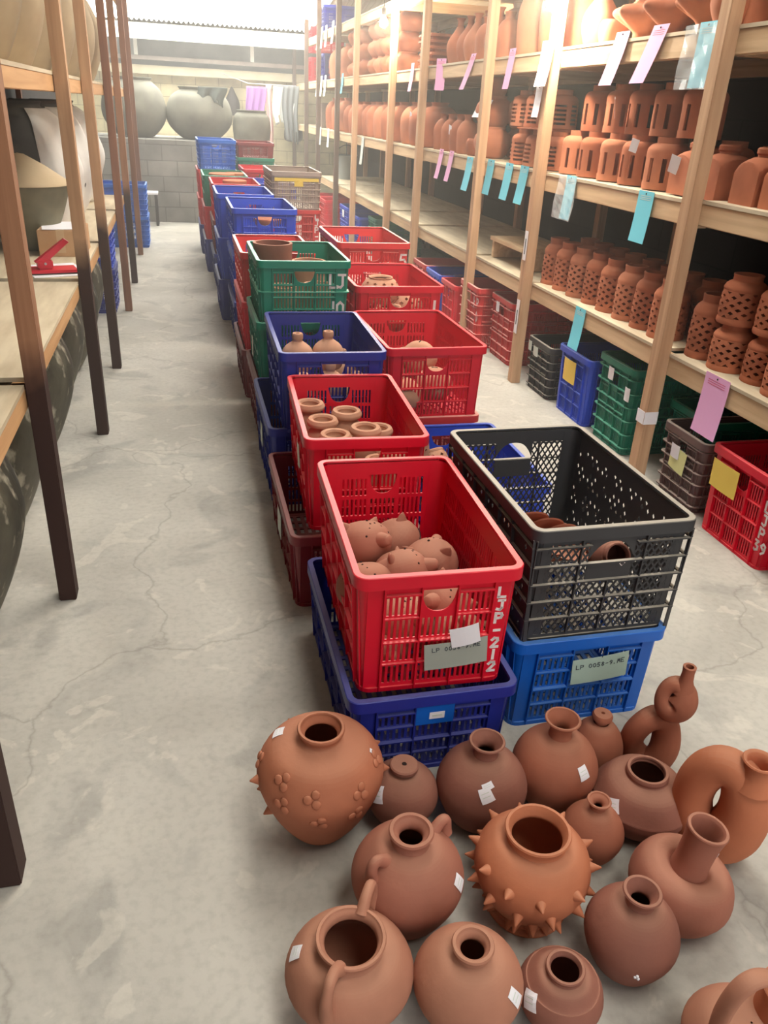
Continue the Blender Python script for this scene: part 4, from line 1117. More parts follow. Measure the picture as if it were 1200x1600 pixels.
hang_card(cbr, .17, .20, .12, .11, LEMON, 'pale yellow-green card on the brown ribbed crate', out=.02, rot=A(-6))
hang_card(cbr, .15, .235, .065, .065, PAPER, 'small white slip over the pale card on the brown crate', out=.026, name='paper_note', cat='note')
hang_card(cbl, .19, .27, .15, .13, YELLOW, 'yellow card curling off the blue crate under the rack', out=.02)
hang_card(cgr, .16, .385, .055, .065, PAPER, 'small white label on the upper part of the green ribbed crate', name='paper_label', cat='label')
hang_card(cgr, .345, .33, .05, .07, PAPER, 'white label at the near corner of the green ribbed crate, beside the post', name='paper_label', cat='label')
hang_card(cbk, .05, .27, .05, .06, FADED, 'left one of the two grey labels on the black ribbed crate', name='paper_label', cat='label')
hang_card(cbk, .14, .255, .07, .06, FADED, 'right one of the two grey labels on the black ribbed crate', name='paper_label', cat='label')
hang_card(cs2, .16, .36, .06, .07, PAPER, 'white label on the red ribbed crate behind the second pale post', name='paper_label', cat='label')
hang_card(cs1, .12, .36, .06, .05, FADED, 'faint label near the far corner of the red hP 10 crate', name='paper_label', cat='label')
hang_card(cfb, .3, .33, .12, .09, PAPER, 'white label on the far blue crate under the rack', name='paper_label', cat='label')

# ================================================================== pierced vases on the low shelf
def lattice_vase(root, R, h, nrow, m, nu=20):
    z0, z1 = .022*h/.26+.008, h*.68
    def P(a, z, w):
        k = (z-z0)/(z1-z0); r = R*(.955+.05*math.sin(PI*min(max(k*.8+.15, 0), 1)))+w
        return Vector((r*math.cos(a), r*math.sin(a), z))
    vs = [z0+(z1-z0)*j/nrow for j in range(nrow+1)]
    bm = bmesh.new()
    def hole(i, j):
        if (i+j) % 2: return None
        return (.96, 'down' if j == nrow-1 else 'up' if j == 0 else 'd')
    diamond_panel(bm, [2*PI*k/nu for k in range(nu+1)], vs, P, .005, hole, wrap=True)
    mesh_obj('pierced_wall', bm, m, root, smooth=True, ang=.5)
    ra, rb = P(0, z0, 0).x, P(0, z1, 0).x
    bm = bmesh.new(); revolve(bm, [(0, 0), (ra*1.0, 0), (ra*1.03, .006), (ra*1.02, z0-.006), (ra, z0), (ra-.008, z0), (0, z0-.006)], nu); mesh_obj('foot', bm, m, root, smooth=True, ang=.6)
    N = catmull([(rb, z1), (R*.97, z1+(h-z1)*.18), (R*.86, z1+(h-z1)*.42), (R*.70, z1+(h-z1)*.56), (R*.655, z1+(h-z1)*.62)], 4)
    bm = bmesh.new(); revolve(bm, [tuple(q) for q in N]+[(q.x-.007, q.y) for q in N[::-1]], nu); mesh_obj('shoulder', bm, m, root, smooth=True, ang=.9)
    rn, zn = N[-1].x, N[-1].y
    bm = bmesh.new(); revolve(bm, [(rn-.007, zn), (rn, zn), (rn*.99, zn+.012), (rn*1.03, h-.004), (rn*1.02, h), (rn*.92, h), (rn*.90, zn)], nu); mesh_obj('neck', bm, m, root, smooth=True, ang=.6)
tall = []
for i in range(3):
    r = thing('pierced_vase', 'x', 'vase'); lattice_vase(r, .086, .275, 9, TERRA_SHELF[i]); tall.append(r)
short = []
for i in range(2):
    r = thing('pierced_vase', 'x', 'vase'); lattice_vase(r, .088, .196, 7, TERRA_SHELF[i]); short.append(r)
used = set()
def put(proto, x, y, z, rz, label, group):
    first = proto.name not in used; used.add(proto.name)
    o = place_copy(proto, (x, y, z), rz, label, group, first); o['category'] = o['category']
    return o
ORD = ['nearest', 'second nearest', 'third nearest', 'fourth nearest', 'fifth nearest', 'sixth nearest', 'seventh nearest', 'eighth nearest', 'ninth nearest']
VG = 'tall pierced vases in the front row of the low shelf'
for i in range(8):
    y = 3.37+.185*i
    put(tall[i % 3], 2.235+random.uniform(-.008, .008), y, .64, random.uniform(0, 6), 'tall pierced vase, %s of the front row behind the low blue card' % ORD[i], VG)
for i in range(8):
    put(tall[(i+1) % 3], 2.43, 3.36+.185*i, .64, random.uniform(0, 6), 'tall pierced vase in the second row on the low shelf, %s' % ORD[i], 'tall pierced vases in the second row of the low shelf')
put(tall[1], 2.235, 3.03+.02, .64, 1, 'tall pierced vase just right of the nearest pale post', VG)
put(tall[2], 2.43, 3.05, .64, 2, 'tall pierced vase in the shadow behind the nearest pale post', VG)
SG = 'short pierced vases stacked in pairs on the low shelf'
for i, (x, y) in enumerate([(2.225, 2.862), (2.255, 2.672), (2.225, 2.50), (2.245, 2.31), (2.44, 2.80), (2.45, 2.61), (2.44, 2.42)]):
    w_ = ['the pair nearest the pale post', 'the second pair from the pale post', 'the third pair from the pale post', 'the pair at the right edge of the photo', 'the first pair of the back row', 'the second pair of the back row', 'the third pair of the back row'][i]
    put(short[i % 2], x, y, .64, i*.7, 'short pierced vase, lower of %s' % w_, SG)
    put(short[(i+1) % 2], x+random.uniform(-.006, .006), y+random.uniform(-.006, .006), .64+.196, i*.9, 'short pierced vase, upper of %s' % w_, SG)

# ------------------------------------------------------------------ mid shelf: slotted lanterns, square bottles
def slot_lantern(root, R, h, m, n=8, horiz=False):
    zt = h*.80
    bm = bmesh.new()
    if not horiz:
        ss = []; k = []
        for i in range(n):
            a = 2*PI*i/n
            for j in range(4): ss.append(a+2*PI/n*.68*j/4); k.append(1)
            for j in range(2): ss.append(a+2*PI/n*(.68+.32*j/2)); k.append(0)
        ss.append(2*PI); vs = [0, h*.14, h*.60, h*.70]
        fill = lambda i, j: k[i] or j != 1
        P = lambda a, z, w: Vector(((R+w)*math.cos(a), (R+w)*math.sin(a), z))
    else:
        ss = []; k = []
        for i in range(n):
            a = 2*PI*i/n
            for j in range(2): ss.append(a+2*PI/n*.30*j/2); k.append(1)
            for j in range(4): ss.append(a+2*PI/n*(.30+.70*j/4)); k.append(0)
        ss.append(2*PI); vs = [0, h*.1]
        for r in range(5): vs += [h*.1+h*.115*(r+.55), h*.1+h*.115*(r+1)]
        fill = lambda i, j: k[i] or j % 2 == 0
        P = lambda a, z, w: Vector(((R*(1-.10*(z/h)**2)+w)*math.cos(a), (R*(1-.10*(z/h)**2)+w)*math.sin(a), z))
    gridpanel(bm, ss, vs, fill, P, .009, wrap=True)
    mesh_obj('slotted_wall', bm, m, root, smooth=True, ang=.5)
    z1 = vs[-1]; r1 = P(0, z1, 0).x
    N = catmull([(r1, z1), (r1*.97, z1+(h-z1)*.25), (r1*.82, z1+(h-z1)*.5), (r1*.60, z1+(h-z1)*.6)], 4)
    bm = bmesh.new(); revolve(bm, [tuple(q) for q in N]+[(N[-1].x, h), (N[-1].x-.008, h), (N[-1].x-.008, N[-1].y)]+[(q.x-.009, q.y) for q in N[::-1][1:]], 32); mesh_obj('neck', bm, m, root, smooth=True, ang=.7)
    bm = bmesh.new(); revolve(bm, [(0, .002), (R-.007, .002), (R-.007, .01), (0, .01)], 24); mesh_obj('base', bm, m, root)
vl = []
for i in range(2):
    r = thing('slotted_lantern', 'x', 'lantern'); slot_lantern(r, .096, .225, TERRA_SHELF[2-i], 9); vl.append(r)
MG = 'slotted lanterns on the middle shelf'
for i, y in enumerate([3.62+.0, 3.86, 4.09, 4.33, 4.56]):
    put(vl[i % 2], 2.245, y+.05, 1.28, i*.4, 'clay lantern with upright slots, %s in the lower layer of the middle shelf' % ORD[i], MG)
for i, y in enumerate([3.42, 3.66, 3.90, 4.14, 4.40]):
    put(vl[(i+1) % 2], 2.29, y+.10, 1.506, i*.5, 'clay lantern with upright slots, %s in the upper layer of the middle shelf' % ORD[i], MG)
for i, y in enumerate([3.42, 3.66, 3.90, 4.14, 4.40]):
    put(vl[i % 2], 2.47, y+.08, 1.28, i*.5, 'clay lantern with upright slots, %s in the back row of the middle shelf' % ORD[i], MG)
def square_bottle(root, m, half=.082, h=.215):
    prof = [(half*1.5, 0), (half*1.5, h*.40), (half*1.42, h*.55), (half*1.18, h*.70), (half*.80, h*.80), (half*.52, h*.835)]
    C = [(0, 0)]+[tuple(q) for q in catmull(prof, 6)]
    fn = lambda r, z, a: min(r, half/max(abs(math.cos(a)), abs(math.sin(a))))
    bm = bmesh.new(); revolve(bm, C, 64, fn); mesh_obj('body', bm, m, root, smooth=True, ang=.5)
    bm = bmesh.new(); revolve(bm, [(half*.50, h*.82), (half*.50, h*.87), (half*.58, h*.90), (half*.58, h*.97), (half*.5, h), (half*.4, h), (half*.38, h*.85), (0, h*.84)], 32); mesh_obj('neck', bm, m, root, smooth=True, ang=.7)
sb = []
for i in range(2):
    r = thing('square_bottle', 'x', 'bottle'); square_bottle(r, TERRA_SHELF[i]); sb.append(r)
QG = 'square arched bottles on the middle shelf'
for i, (x, y, w_) in enumerate([(2.235, 3.40, 'left of the nearest pale post, with a white label'), (2.245, 3.20, 'half behind the nearest pale post'), (2.44, 3.19, 'in the second row behind the nearest post'), (2.235, 2.935, 'first right of the nearest pale post'), (2.235, 2.745, 'at the right edge of the photo'), (2.235, 2.56, 'just out of the right edge'), (2.45, 2.95, 'in the second row, first right of the post'), (2.45, 2.74, 'in the second row at the right edge')]):
    put(sb[i % 2], x, y, 1.28, random.uniform(-.1, .1), 'square clay bottle with arched shoulders, %s' % w_, QG)
hl = []
for i in range(2):
    r = thing('slotted_lantern', 'x', 'lantern'); slot_lantern(r, .105, .21, TERRA_SHELF[i*2], 6, True); hl.append(r)
HG = 'lanterns with level slots on the middle shelf'
for i, (x, y, z, w_) in enumerate([(2.25, 4.90, 1.28, 'lower right one'), (2.25, 5.16, 1.28, 'lower middle one'), (2.26, 5.42, 1.28, 'lower left one'), (2.27, 4.98, 1.505, 'upper right one'), (2.27, 5.27, 1.505, 'upper middle one'), (2.28, 5.52, 1.505, 'upper left one'), (2.5, 4.95, 1.28, 'back right one'), (2.5, 5.22, 1.28, 'back middle one'), (2.5, 5.48, 1.28, 'back left one')]):
    put(hl[i % 2], x, y, z, i*.5, 'clay lantern with level slots, %s of the heap above the four blue cards' % w_, HG)
bm = bm_box(2.13, 2.40, 4.88, 5.30, 1.492, 1.503, bev=.003)
tag(mesh_obj('clay_slab', bm, TERRA_SHELF[0]), 'thin clay slab between the two layers of level-slotted lanterns', 'slab')

# ------------------------------------------------------------------ turned pots of the farther bays
def turned(name, cat, body, neck, m, th=.008, seg=24):
    r = thing(name, 'x', cat); lathe_pot(r, body, neck, m, th, seg, n=4); return r
tall_bottle = [turned('tall_bottle', 'bottle', [(.06, 0), (.078, .012), (.085, .12), (.082, .17), (.058, .215), (.034, .235)], [(.034, .235), (.031, .245), (.033, .262), (.040, .275)], TERRA_SHELF[i]) for i in range(3)]
round_pot = [turned('round_pot', 'pot', [(.07, 0), (.10, .015), (.135, .09), (.125, .15), (.09, .185)], [(.09, .185), (.085, .192), (.088, .205)], TERRA_SHELF[i]) for i in range(3)]
big_jar = [turned('shouldered_jar', 'jar', [(.12, 0), (.15, .015), (.165, .14), (.16, .24), (.115, .31), (.07, .33)], [(.07, .33), (.066, .34), (.075, .36)], TERRA_SHELF[i]) for i in range(3)]
pitcher = [turned('long_necked_bottle', 'bottle', [(.06, 0), (.075, .012), (.098, .10), (.088, .165), (.048, .225), (.026, .26)], [(.026, .26), (.024, .28), (.026, .30), (.036, .315)], TERRA_SHELF[i]) for i in range(3)]
cup = [turned('small_clay_pot', 'pot', [(.05, 0), (.062, .01), (.075, .06), (.072, .10), (.06, .12)], None, TERRA_SHELF[i]) for i in range(3)]
def tag_on(o, z, r, label, w_=.03, h_=.05):
    pass
D = 'clay ware in the bay beside the third pale post'
for i, (pr, x, y, z, lab) in enumerate([
    (tall_bottle, 2.22, 6.95, 1.28, 'tall clay bottle at the left of the bay above the two pink cards'), (tall_bottle, 2.22, 6.72, 1.28, 'tall clay bottle second from the left above the two pink cards'), (tall_bottle, 2.21, 6.50, 1.28, 'tall clay bottle third from the left above the two pink cards'),
    (tall_bottle, 2.22, 7.17, 1.28, 'tall clay bottle half behind the fourth pale post'),
    (cup, 2.20, 6.26, 1.28, 'small clay pot at the left of the low heap above the two pink cards'), (round_pot, 2.24, 6.02, 1.28, 'low dotted pot at the right of the low heap'), (round_pot, 2.26, 6.10, 1.48, 'dark pot stacked in the low heap with a white paper on it'), (round_pot, 2.48, 6.05, 1.28, 'round pot at the back of the low heap'), (round_pot, 2.46, 6.0, 1.48, 'round pot at the back on top of the low heap'), (cup, 2.27, 6.10, 1.685, 'small pot on top of the low heap'),
    (tall_bottle, 2.45, 6.85, 1.28, 'tall clay bottle at the back, left of the pink cards bay'), (tall_bottle, 2.45, 6.60, 1.28, 'tall clay bottle at the back, middle of the pink cards bay'),
    (pitcher, 2.22, 6.92, 1.905, 'long-necked bottle at the left above the pink cards'), (pitcher, 2.23, 6.70, 1.905, 'long-necked bottle second from the left above the pink cards'), (pitcher, 2.22, 6.50, 1.905, 'long-necked bottle third from the left above the pink cards'), (tall_bottle, 2.22, 6.28, 1.905, 'stout bottle fourth from the left above the pink cards'), (pitcher, 2.22, 6.05, 1.905, 'long-necked bottle right of the stout one above the pink cards'), (tall_bottle, 2.23, 5.88, 1.905, 'stout bottle beside the third pale post on the top shelf'), (big_jar, 2.5, 7.0, 1.905, 'big jar at the back left of the top shelf above the pink cards'), (big_jar, 2.5, 6.4, 1.905, 'big jar at the back middle of the top shelf above the pink cards'),
    (big_jar, 2.28, 5.50, 1.905, 'big shouldered jar first past the third pale post on the top shelf'), (big_jar, 2.28, 5.14, 1.905, 'big shouldered jar in the middle of the bay beside the lamp'), (big_jar, 2.28, 4.92, 1.905, 'big shouldered jar lit by the near lamp')]):
    o = put(pr[i % 3], x, y, z, i*.8, lab, D)
    if pr is big_jar: o.scale = (.82, .82, 1.08)
bm = bm_box(2.13, 2.26, 5.95, 6.14, 1.487, 1.489); bm.transform(Matrix.Translation((0, 0, .0)))
o = mesh_obj('paper_sheet', bm, PAPER); o.location = (2.15, 6.05, 1.60); o.data.transform(Matrix.Translation((-2.195, -6.045, -1.488))); o.rotation_euler = (0, A(-62), A(8)); tag(o, 'white paper sheet leaning on the dark pot in the low heap', 'paper')
E_ = 'clay ware in the bays around the far lamp'
lst = []
for k, y in enumerate([7.55, 7.90, 8.22]): lst.append((big_jar, 2.29, y, 1.28, 'wide jar on the middle shelf left of the fourth pale post, %s' % ORD[k]))
for k, y in enumerate([8.70, 9.05, 9.42, 9.80, 10.05]): lst.append((big_jar, 2.29, y, 1.28, 'wide jar glowing under the far lamp on the middle shelf, %s' % ORD[k]))
for k, y in enumerate([10.5, 10.85, 11.2]): lst.append((big_jar, 2.29, y, 1.28, 'wide jar past the far lamp on the middle shelf, %s' % ORD[k]))
for k, y in enumerate([11.7, 12.1, 12.6]): lst.append((big_jar, 2.29, y, 1.28, 'big round jar at the far end of the middle shelf, %s' % ORD[k]))
for row, z in enumerate([1.905, 2.075, 2.245]):
    w_ = ['bottom', 'middle', 'top'][row]
    for k, y in enumerate([8.68, 8.98, 9.28, 9.58, 9.88]): lst.append((round_pot, 2.27, y, z, 'round pot in the %s layer of the stacked pots by the far lamp, %s' % (w_, ORD[k])))
    for k, y in enumerate([10.45, 10.75, 11.05]): lst.append((round_pot, 2.27, y, z, 'round pot in the %s layer of the stacked pots past the far lamp, %s' % (w_, ORD[k])))
for k, y in enumerate([11.75, 12.4]): lst.append((big_jar, 2.30, y, 1.905, 'brown jar on the far top shelf behind the white strips, %s' % ORD[k]))
for i, (pr, x, y, z, lab) in enumerate(lst):
    o = put(pr[i % 3], x, y, z, i*.7, lab, E_)
    if pr is round_pot: o.scale = (1.1, 1.1, .83)
    if pr is big_jar: o.scale = (1.05, 1.05, 1.12) if y > 11.6 else (1.08, 1.08, 1.0)
# stack of clay slabs left of the third bay
for k in range(6):
    bm = bm_box(-.13, .13, -.17, .17, 0, .022, bev=.006); o = mesh_obj('clay_slab', bm, TERRA_SHELF[k % 3]); o.location = (2.26+random.uniform(-.01, .01), 7.62, 1.905+.046*k); o.rotation_euler = (0, 0, random.uniform(-.08, .08))
    tag(o, 'square clay slab, %s in the stack beside the fourth pale post' % ['bottom one', 'second from the bottom', 'third from the bottom', 'third from the top', 'second from the top', 'top one'][k], 'slab', 'stack of clay slabs on the top shelf')
    if k < 5:
        bm = bm_box(-.09, .09, -.12, .12, 0, .024); o2 = mesh_obj('spacer_block', bm, TERRA_SHELF[k % 3], o); o2.location = (0, 0, .022)
# ------------------------------------------------------------------ top shelf, near bays
def frilled(root, m, k=6, s=1.0):
    fn = lambda r, z, a: r*(1+.16*math.sin(k*a)*max(0, min(1, (z-.05)/.08)))
    prof = catmull([(.04, 0), (.05, .02), (.055, .05), (.105, .085), (.145, .12), (.13, .15), (.07, .165), (.05, .19)], 5)
    bm = bmesh.new(); revolve(bm, [(0, 0)]+[(q.x*s, q.y*s) for q in prof]+[(q.x*s-.007, q.y*s) for q in prof[::-1]], 64, fn); mesh_obj('frilled_body', bm, m, root, smooth=True, ang=1.0)
    bm = bmesh.new(); revolve(bm, [(.05*s, .185*s), (.042*s, .21*s), (.05*s, .25*s), (.058*s, .27*s), (.05*s, .272*s), (.036*s, .25*s), (.034*s, .2*s), (0, .195*s)], 28); mesh_obj('neck', bm, m, root, smooth=True)
fr = []
for i in range(2):
    r = thing('frilled_vase', 'x', 'vase'); frilled(r, TERRA_SHELF[2-i], 6-i); fr.append(r)
TG = 'clay ware on the top shelf beside the near lamp'
for i, (pr, x, y, lab) in enumerate([(fr[0], 2.26, 4.12, 'frilled clay vase next to the near lamp'), (fr[1], 2.26, 3.86, 'frilled clay vase left of the big frilled one'), (fr[0], 2.25, 3.56, 'big frilled clay vase above the tilted pink card')]):
    put(pr, x, y, 1.905, i*.4, lab, TG)
for i, (pr, x, y, lab) in enumerate([(round_pot, 2.25, 3.32, 'round clay pot above the blue card in plastic'), (round_pot, 2.48, 3.5, 'round clay pot at the back above the blue card in plastic'), (cup, 2.24, 4.40, 'small round clay pot right under the near lamp'), (pitcher, 2.25, 4.58, 'long-necked bottle beside the second post on the top shelf')]):
    put(pr[i % 3], x, y, 1.905, i, lab, TG)
for i, (y, r) in enumerate([(3.20, .05), (2.93, .085), (2.74, .085), (2.55, .085)]):
    bm = bmesh.new(); revolve(bm, [(0, 0), (r, 0), (r*1.02, .01), (r, .03), (r, .24), (r*1.06, .25), (r*1.06, .27), (r*.9, .27), (r*.88, .03), (0, .03)], 32)
    o = mesh_obj('clay_cylinder_vase', bm, TERRA_SHELF[i % 3], smooth=True, ang=.6); o.location = (2.235, y, 1.905)
    tag(o, 'straight clay cylinder vase on the top shelf, %s' % ['left of the nearest post', 'first right of the nearest post', 'second right of the nearest post', 'third right of the nearest post'][i], 'vase', TG)
# wooden step stool on the low shelf
st = thing('step_stool', 'low pine step stool on the empty part of the low shelf', 'stool', (2.17, 5.08, .64))
for n_, b_ in (('top', (0, .32, 0, .60, .118, .145)), ('leg', (.02, .30, 0, .04, 0, .118)), ('leg', (.02, .30, .56, .60, 0, .118)), ('stretcher', (.14, .18, .04, .56, .07, .118))):
    mesh_obj(n_, bm_box(*b_, bev=.003), PINE_H, st)
# bucket in a clear bag at the far end of the low shelf
b_ = thing('grey_bucket', 'grey bucket in a crumpled bag at the far end of the low shelf', 'bucket', (2.40, 12.4, .64))
lathe_pot(b_, [(.12, 0), (.13, .02), (.16, .28), (.165, .30)], [(.165, .30), (.17, .305), (.17, .315)], mat_plain('grey_plastic', srgb(150, 156, 156), .4), .006, 28)
handle_on(b_, [(-.165, 0, .30), (-.12, 0, .40), (0, 0, .45), (.12, 0, .40), (.165, 0, .30)], .006, STRING)
# crates on the far upper shelves
for (y, z, c_, lab) in ((14.3, 1.93, 'red', 'red crate on the far upper shelf, lower one'), (14.3, 2.35, 'red', 'red crate on the far upper shelf, upper one'), (13.1, 1.93, 'navy', 'dark purple crate on the far upper shelf, lower one'), (13.1, 2.53, 'navy', 'dark crate on the far upper shelf, upper one'), (13.3, 1.29, 'grey', 'grey crate far along the middle shelf')):
    crate(lab, 2.15, 2.70, y, y+.42, z-.02, z+.33, c_, 'rib', group='crates on the far upper shelves')

# ================================================================== cards hanging on the shelf edges
def card_mesh(w_, h_, m, curl=.012, rz=0, tiltx=0):
    bm = bmesh.new()
    def P(u, v, e):
        k = 1-v/h_
        return Vector((-.002-curl*k*k-.5*tiltx*k*h_+e, (u-w_/2)+rz*k*h_, v-h_))
    gridpanel(bm, [w_*i/3 for i in range(4)], [h_*i/6 for i in range(7)], lambda i, j: True, P, .0007)
    return bm, P
def card(label, y, ztop, m, w_=.105, h_=.225, lean=0, twist=0, x=2.094, group=None, sleeve=False, marks=True):
    bm, P = card_mesh(w_, h_, m, random.uniform(.006, .022), lean, random.uniform(0, .08))
    o = mesh_obj('hanging_card', bm, m); o.location = (x, y, ztop); o.rotation_euler = (0, 0, twist)
    tag(o, label, 'card', group)
    bm = bmesh.new(); P2 = lambda u, v, e: P(u, v, 0)+Vector((-.001-e, 0, 0))
    for k in range(3):
        v = h_*(.90-.035*k); hexa(bm, [P2(w_*.15, v, 0), P2(w_*.85, v, 0), P2(w_*.85, v+.002, 0), P2(w_*.15, v+.002, 0), P2(w_*.15, v, .0004), P2(w_*.85, v, .0004), P2(w_*.85, v+.002, .0004), P2(w_*.15, v+.002, .0004)])
    mesh_obj('printed_lines', bm, REDINK if m is PINK else FADED, o)
    bm = bmesh.new(); bmesh.ops.create_uvsphere(bm, u_segments=10, v_segments=6, radius=.004, matrix=Matrix.Translation(P(w_*.5, h_*.95, 0)+Vector((-.001, 0, 0)))); mesh_obj('pin', bm, STRING, o)
    if sleeve:
        bm = bmesh.new(); gridpanel(bm, [-.10+.24*i/5 for i in range(6)], [h_*i/6-.005 for i in range(7)], lambda i, j: True, lambda u, v, e: P(w_/2, v, 0)+Vector((-.004+e-.004*math.sin(u*40+v*30), u+.02, 0)), .0006)
        mesh_obj('plastic_sleeve', bm, PVC, o)
    return o
CT = 'cards hanging from the top shelf edge'
card('pink card on the top shelf edge, behind the fourth pale post', 7.82, 1.945, PINK, group=CT)
card('pink card on the top shelf edge, left one before the third post', 6.95, 1.945, PINK, lean=-.06, twist=.5, group=CT)
card('slanting pink card on the top shelf edge, right before the third post', 6.16, 1.945, PINK, lean=-.8*-1, group=CT)
card('pale pink card on the top shelf edge, first past the third post', 5.41, 1.94, PINK, lean=.25, group=CT)
card('pale card on the top shelf edge by the second post, whited out by the lamp', 4.72, 1.94, PAPER, w_=.16, x=2.03, group=CT)
card('pale card low on the second pale post under the near lamp', 4.78, 1.72, PAPER, w_=.09, h_=.16, x=2.034, group=CT)
card('pale pink slanting card on the top shelf edge, right of the near lamp', 4.00, 1.94, PINK, w_=.13, lean=.28, group=CT)
card('strongly tilted pink card on the top shelf edge, beside the blue one', 3.66, 1.945, PINK, w_=.13, lean=.52, group=CT)
card('blue card in a crumpled clear sleeve beside the nearest pale post', 3.30, 1.93, CYAN, w_=.12, h_=.235, sleeve=True, group=CT)
card('blue card in plastic on the top shelf, cut by the right edge', 2.70, 1.72, FADED, w_=.10, h_=.16, group=CT)
CM = 'cards hanging from the middle shelf edge'
card('left one of the two pink cards on the middle shelf edge', 6.76, 1.30, PINK, lean=.25, group=CM)
card('right one of the two pink cards on the middle shelf edge', 6.49, 1.30, PINK, lean=.25, group=CM)
for k, (y, w_) in enumerate(((5.86, 'leftmost'), (5.60, 'second from the left'), (5.255, 'third from the left'), (5.0, 'fourth from the left'))):
    card('blue card on the middle shelf edge, %s of the row of four' % w_, y, 1.29, CYAN, lean=.18, w_=.13, group=CM, x=2.03 if k == 0 else 2.094)
card('blue card on the middle shelf edge under the lanterns, first past the second post', 4.33, 1.285, CYAN, w_=.12, sleeve=True, group=CM)
card('blue card on the middle shelf edge nearest the first pale post', 3.535, 1.28, CYAN, w_=.135, group=CM)
card('thin bluish strip on the middle shelf edge by the fifth post', 8.52, 1.28, CYAN, w_=.11, x=2.092, group=CM)
card('thin whitish strip on the middle shelf edge past the fifth post', 9.86, 1.275, FADED, w_=.13, h_=.29, group=CM)
card('blue card hanging below the low shelf edge above the blue crate', 3.99, .645, CYAN, w_=.12, group='cards hanging from the low shelf edge')
card('big pink card hanging below the low shelf edge above the brown crate', 2.73, .65, PINK, w_=.165, h_=.255, group='cards hanging from the low shelf edge')
CF = 'pale strips hanging on the far shelves'
n_ = 0
for (ys, z, lab) in (((12.5, 12.85, 13.2), 2.56, 'upper'), ((12.5, 12.85, 13.2), 1.96, 'middle'), ((12.2, 12.9), 1.30, 'lower')):
    for k, y in enumerate(ys):
        card('pale paper strip, %s of the %s bunch at the far rack end' % (ORD[k], lab), y, z, FADED, w_=.16, h_=.26 if z > 1.5 else .24, lean=.05*k, group=CF)
card('pale strip alone beside the far post on the upper shelf', 11.95, 2.57, FADED, w_=.16, h_=.26, group=CF)
card('small blue card far along on the top shelf edge', 11.2, 1.95, CYAN, w_=.12, group=CF)
# small labels on posts
for (y, z, w_, h_, lab, txt) in ((4.712, .86, .045, .17, 'white narrow label on the second pale post above the low shelf', True), (4.712, .43, .045, .21, 'white narrow label low on the second pale post', True), (3.135, .335, .062, .06, 'faded white label around the nearest pale post', False)):
    bm = bm_box(2.032, 2.0335, y-w_/2, y+w_/2, z-h_/2, z+h_/2); o = tag(mesh_obj('paper_label', bm, PAPER), lab, 'label')
    if txt:
        bm = bmesh.new(); box(bm, 2.0312, 2.0319, y-.006, y+.006, z-.05, z+.04); mesh_obj('print', bm, INK, o)
    else:
        mesh_obj('folded_side', bm_box(2.0325, 2.101, 3.0975, 3.099, z-h_/2, z+h_/2), PAPER, o)
# paper tags tied on pots
for (x, y, z, rz, w_, h_, lab) in ((2.145, 3.44, 1.40, .3, .055, .075, 'white paper tag stuck on the square bottle left of the nearest post'), (2.135, 3.80, 1.46, .6, .04, .06, 'small white tag between two upright-slotted lanterns'), (2.15, 4.08, 1.62, -.5, .045, .09, 'white tag hanging on the upper layer of lanterns'), (2.138, 6.73, 1.44, .1, .05, .075, 'white tag on the second tall bottle above the pink cards'), (2.12, 7.90, 1.52, .1, .05, .075, 'white tag on a wide jar left of the fourth post')):
    bm = bm_box(-.0006, .0006, -w_/2, w_/2, -h_/2, h_/2); o = mesh_obj('paper_tag', bm, PAPER); o.location = (x, y, z); o.rotation_euler = (.25, -.15, rz); tag(o, lab, 'tag')

# ================================================================== the bare lamps on the rack
FIL = mat_plain('lit_bulb', (1, .9, .75, 1), .3, em=BULB, emc=(1, .86, .66, 1))
def lamp(x, y, z, label, k=1):
    r = thing('bulb_lamp', label, 'lamp', (x, y, z))
    bm = bmesh.new(); revolve(bm, [tuple(q) for q in catmull([(0, -.05*k), (.022*k, -.042*k), (.034*k, -.015*k), (.028*k, .015*k), (.015*k, .035*k), (.013*k, .045*k)], 5)], 24); mesh_obj('bulb', bm, FIL, r, smooth=True)
    bm = bmesh.new(); revolve(bm, [(.014, .042*k), (.018, .05*k), (.018, .10), (.008, .11), (0, .11)], 20); mesh_obj('socket', bm, STRING, r)
    bm = bmesh.new(); tube(bm, [(0, 0, .11), (.01, 0, .3), (0, 0, roof_z(y)+.03-z)], .004, 8); mesh_obj('cord', bm, STRING, r)
lamp(1.93, 4.50, 2.10, 'bare glowing bulb hanging by the second pale post')
lamp(1.93, 8.35, 2.29, 'bare glowing bulb hanging by the fifth pale post', 1.05)

# ================================================================== left rack goods
JAR_DARK = mat_noise('dark_glazed_jar', srgb(62, 60, 52), srgb(108, 103, 88), scale=3, rough=.55, bump=.2, c3=srgb(176, 170, 152), detail=9, stretch=(1.6, 1.6, 1.1))
JAR_GREY = mat_noise('grey_stoneware', srgb(96, 94, 84), srgb(122, 120, 108), scale=4, rough=.7)
JAR_BEIGE = mat_noise('beige_clay', srgb(140, 122, 98), srgb(172, 154, 126), scale=3, rough=.85)
JAR_OLIVE = mat_noise('olive_stoneware', srgb(98, 94, 76), srgb(124, 120, 98), scale=5, rough=.7)
CLOTH = mat_noise('white_sheet', srgb(214, 212, 208), srgb(232, 230, 226), scale=6, rough=.9)
def jar(label, x, y, z, prof, neck, m, group=None, name='large_jar', seg=36):
    r = pot_thing(name, label, x, y, z, cat='jar', group=group); _, f, T = lathe_pot(r, prof, neck, m, .014, seg, n=5); return r, f, T
big = [(.15, 0), (.20, .03), (.30, .25), (.335, .42), (.29, .58), (.20, .655)]
bign = [(.20, .655), (.185, .665), (.19, .685), (.205, .69)]
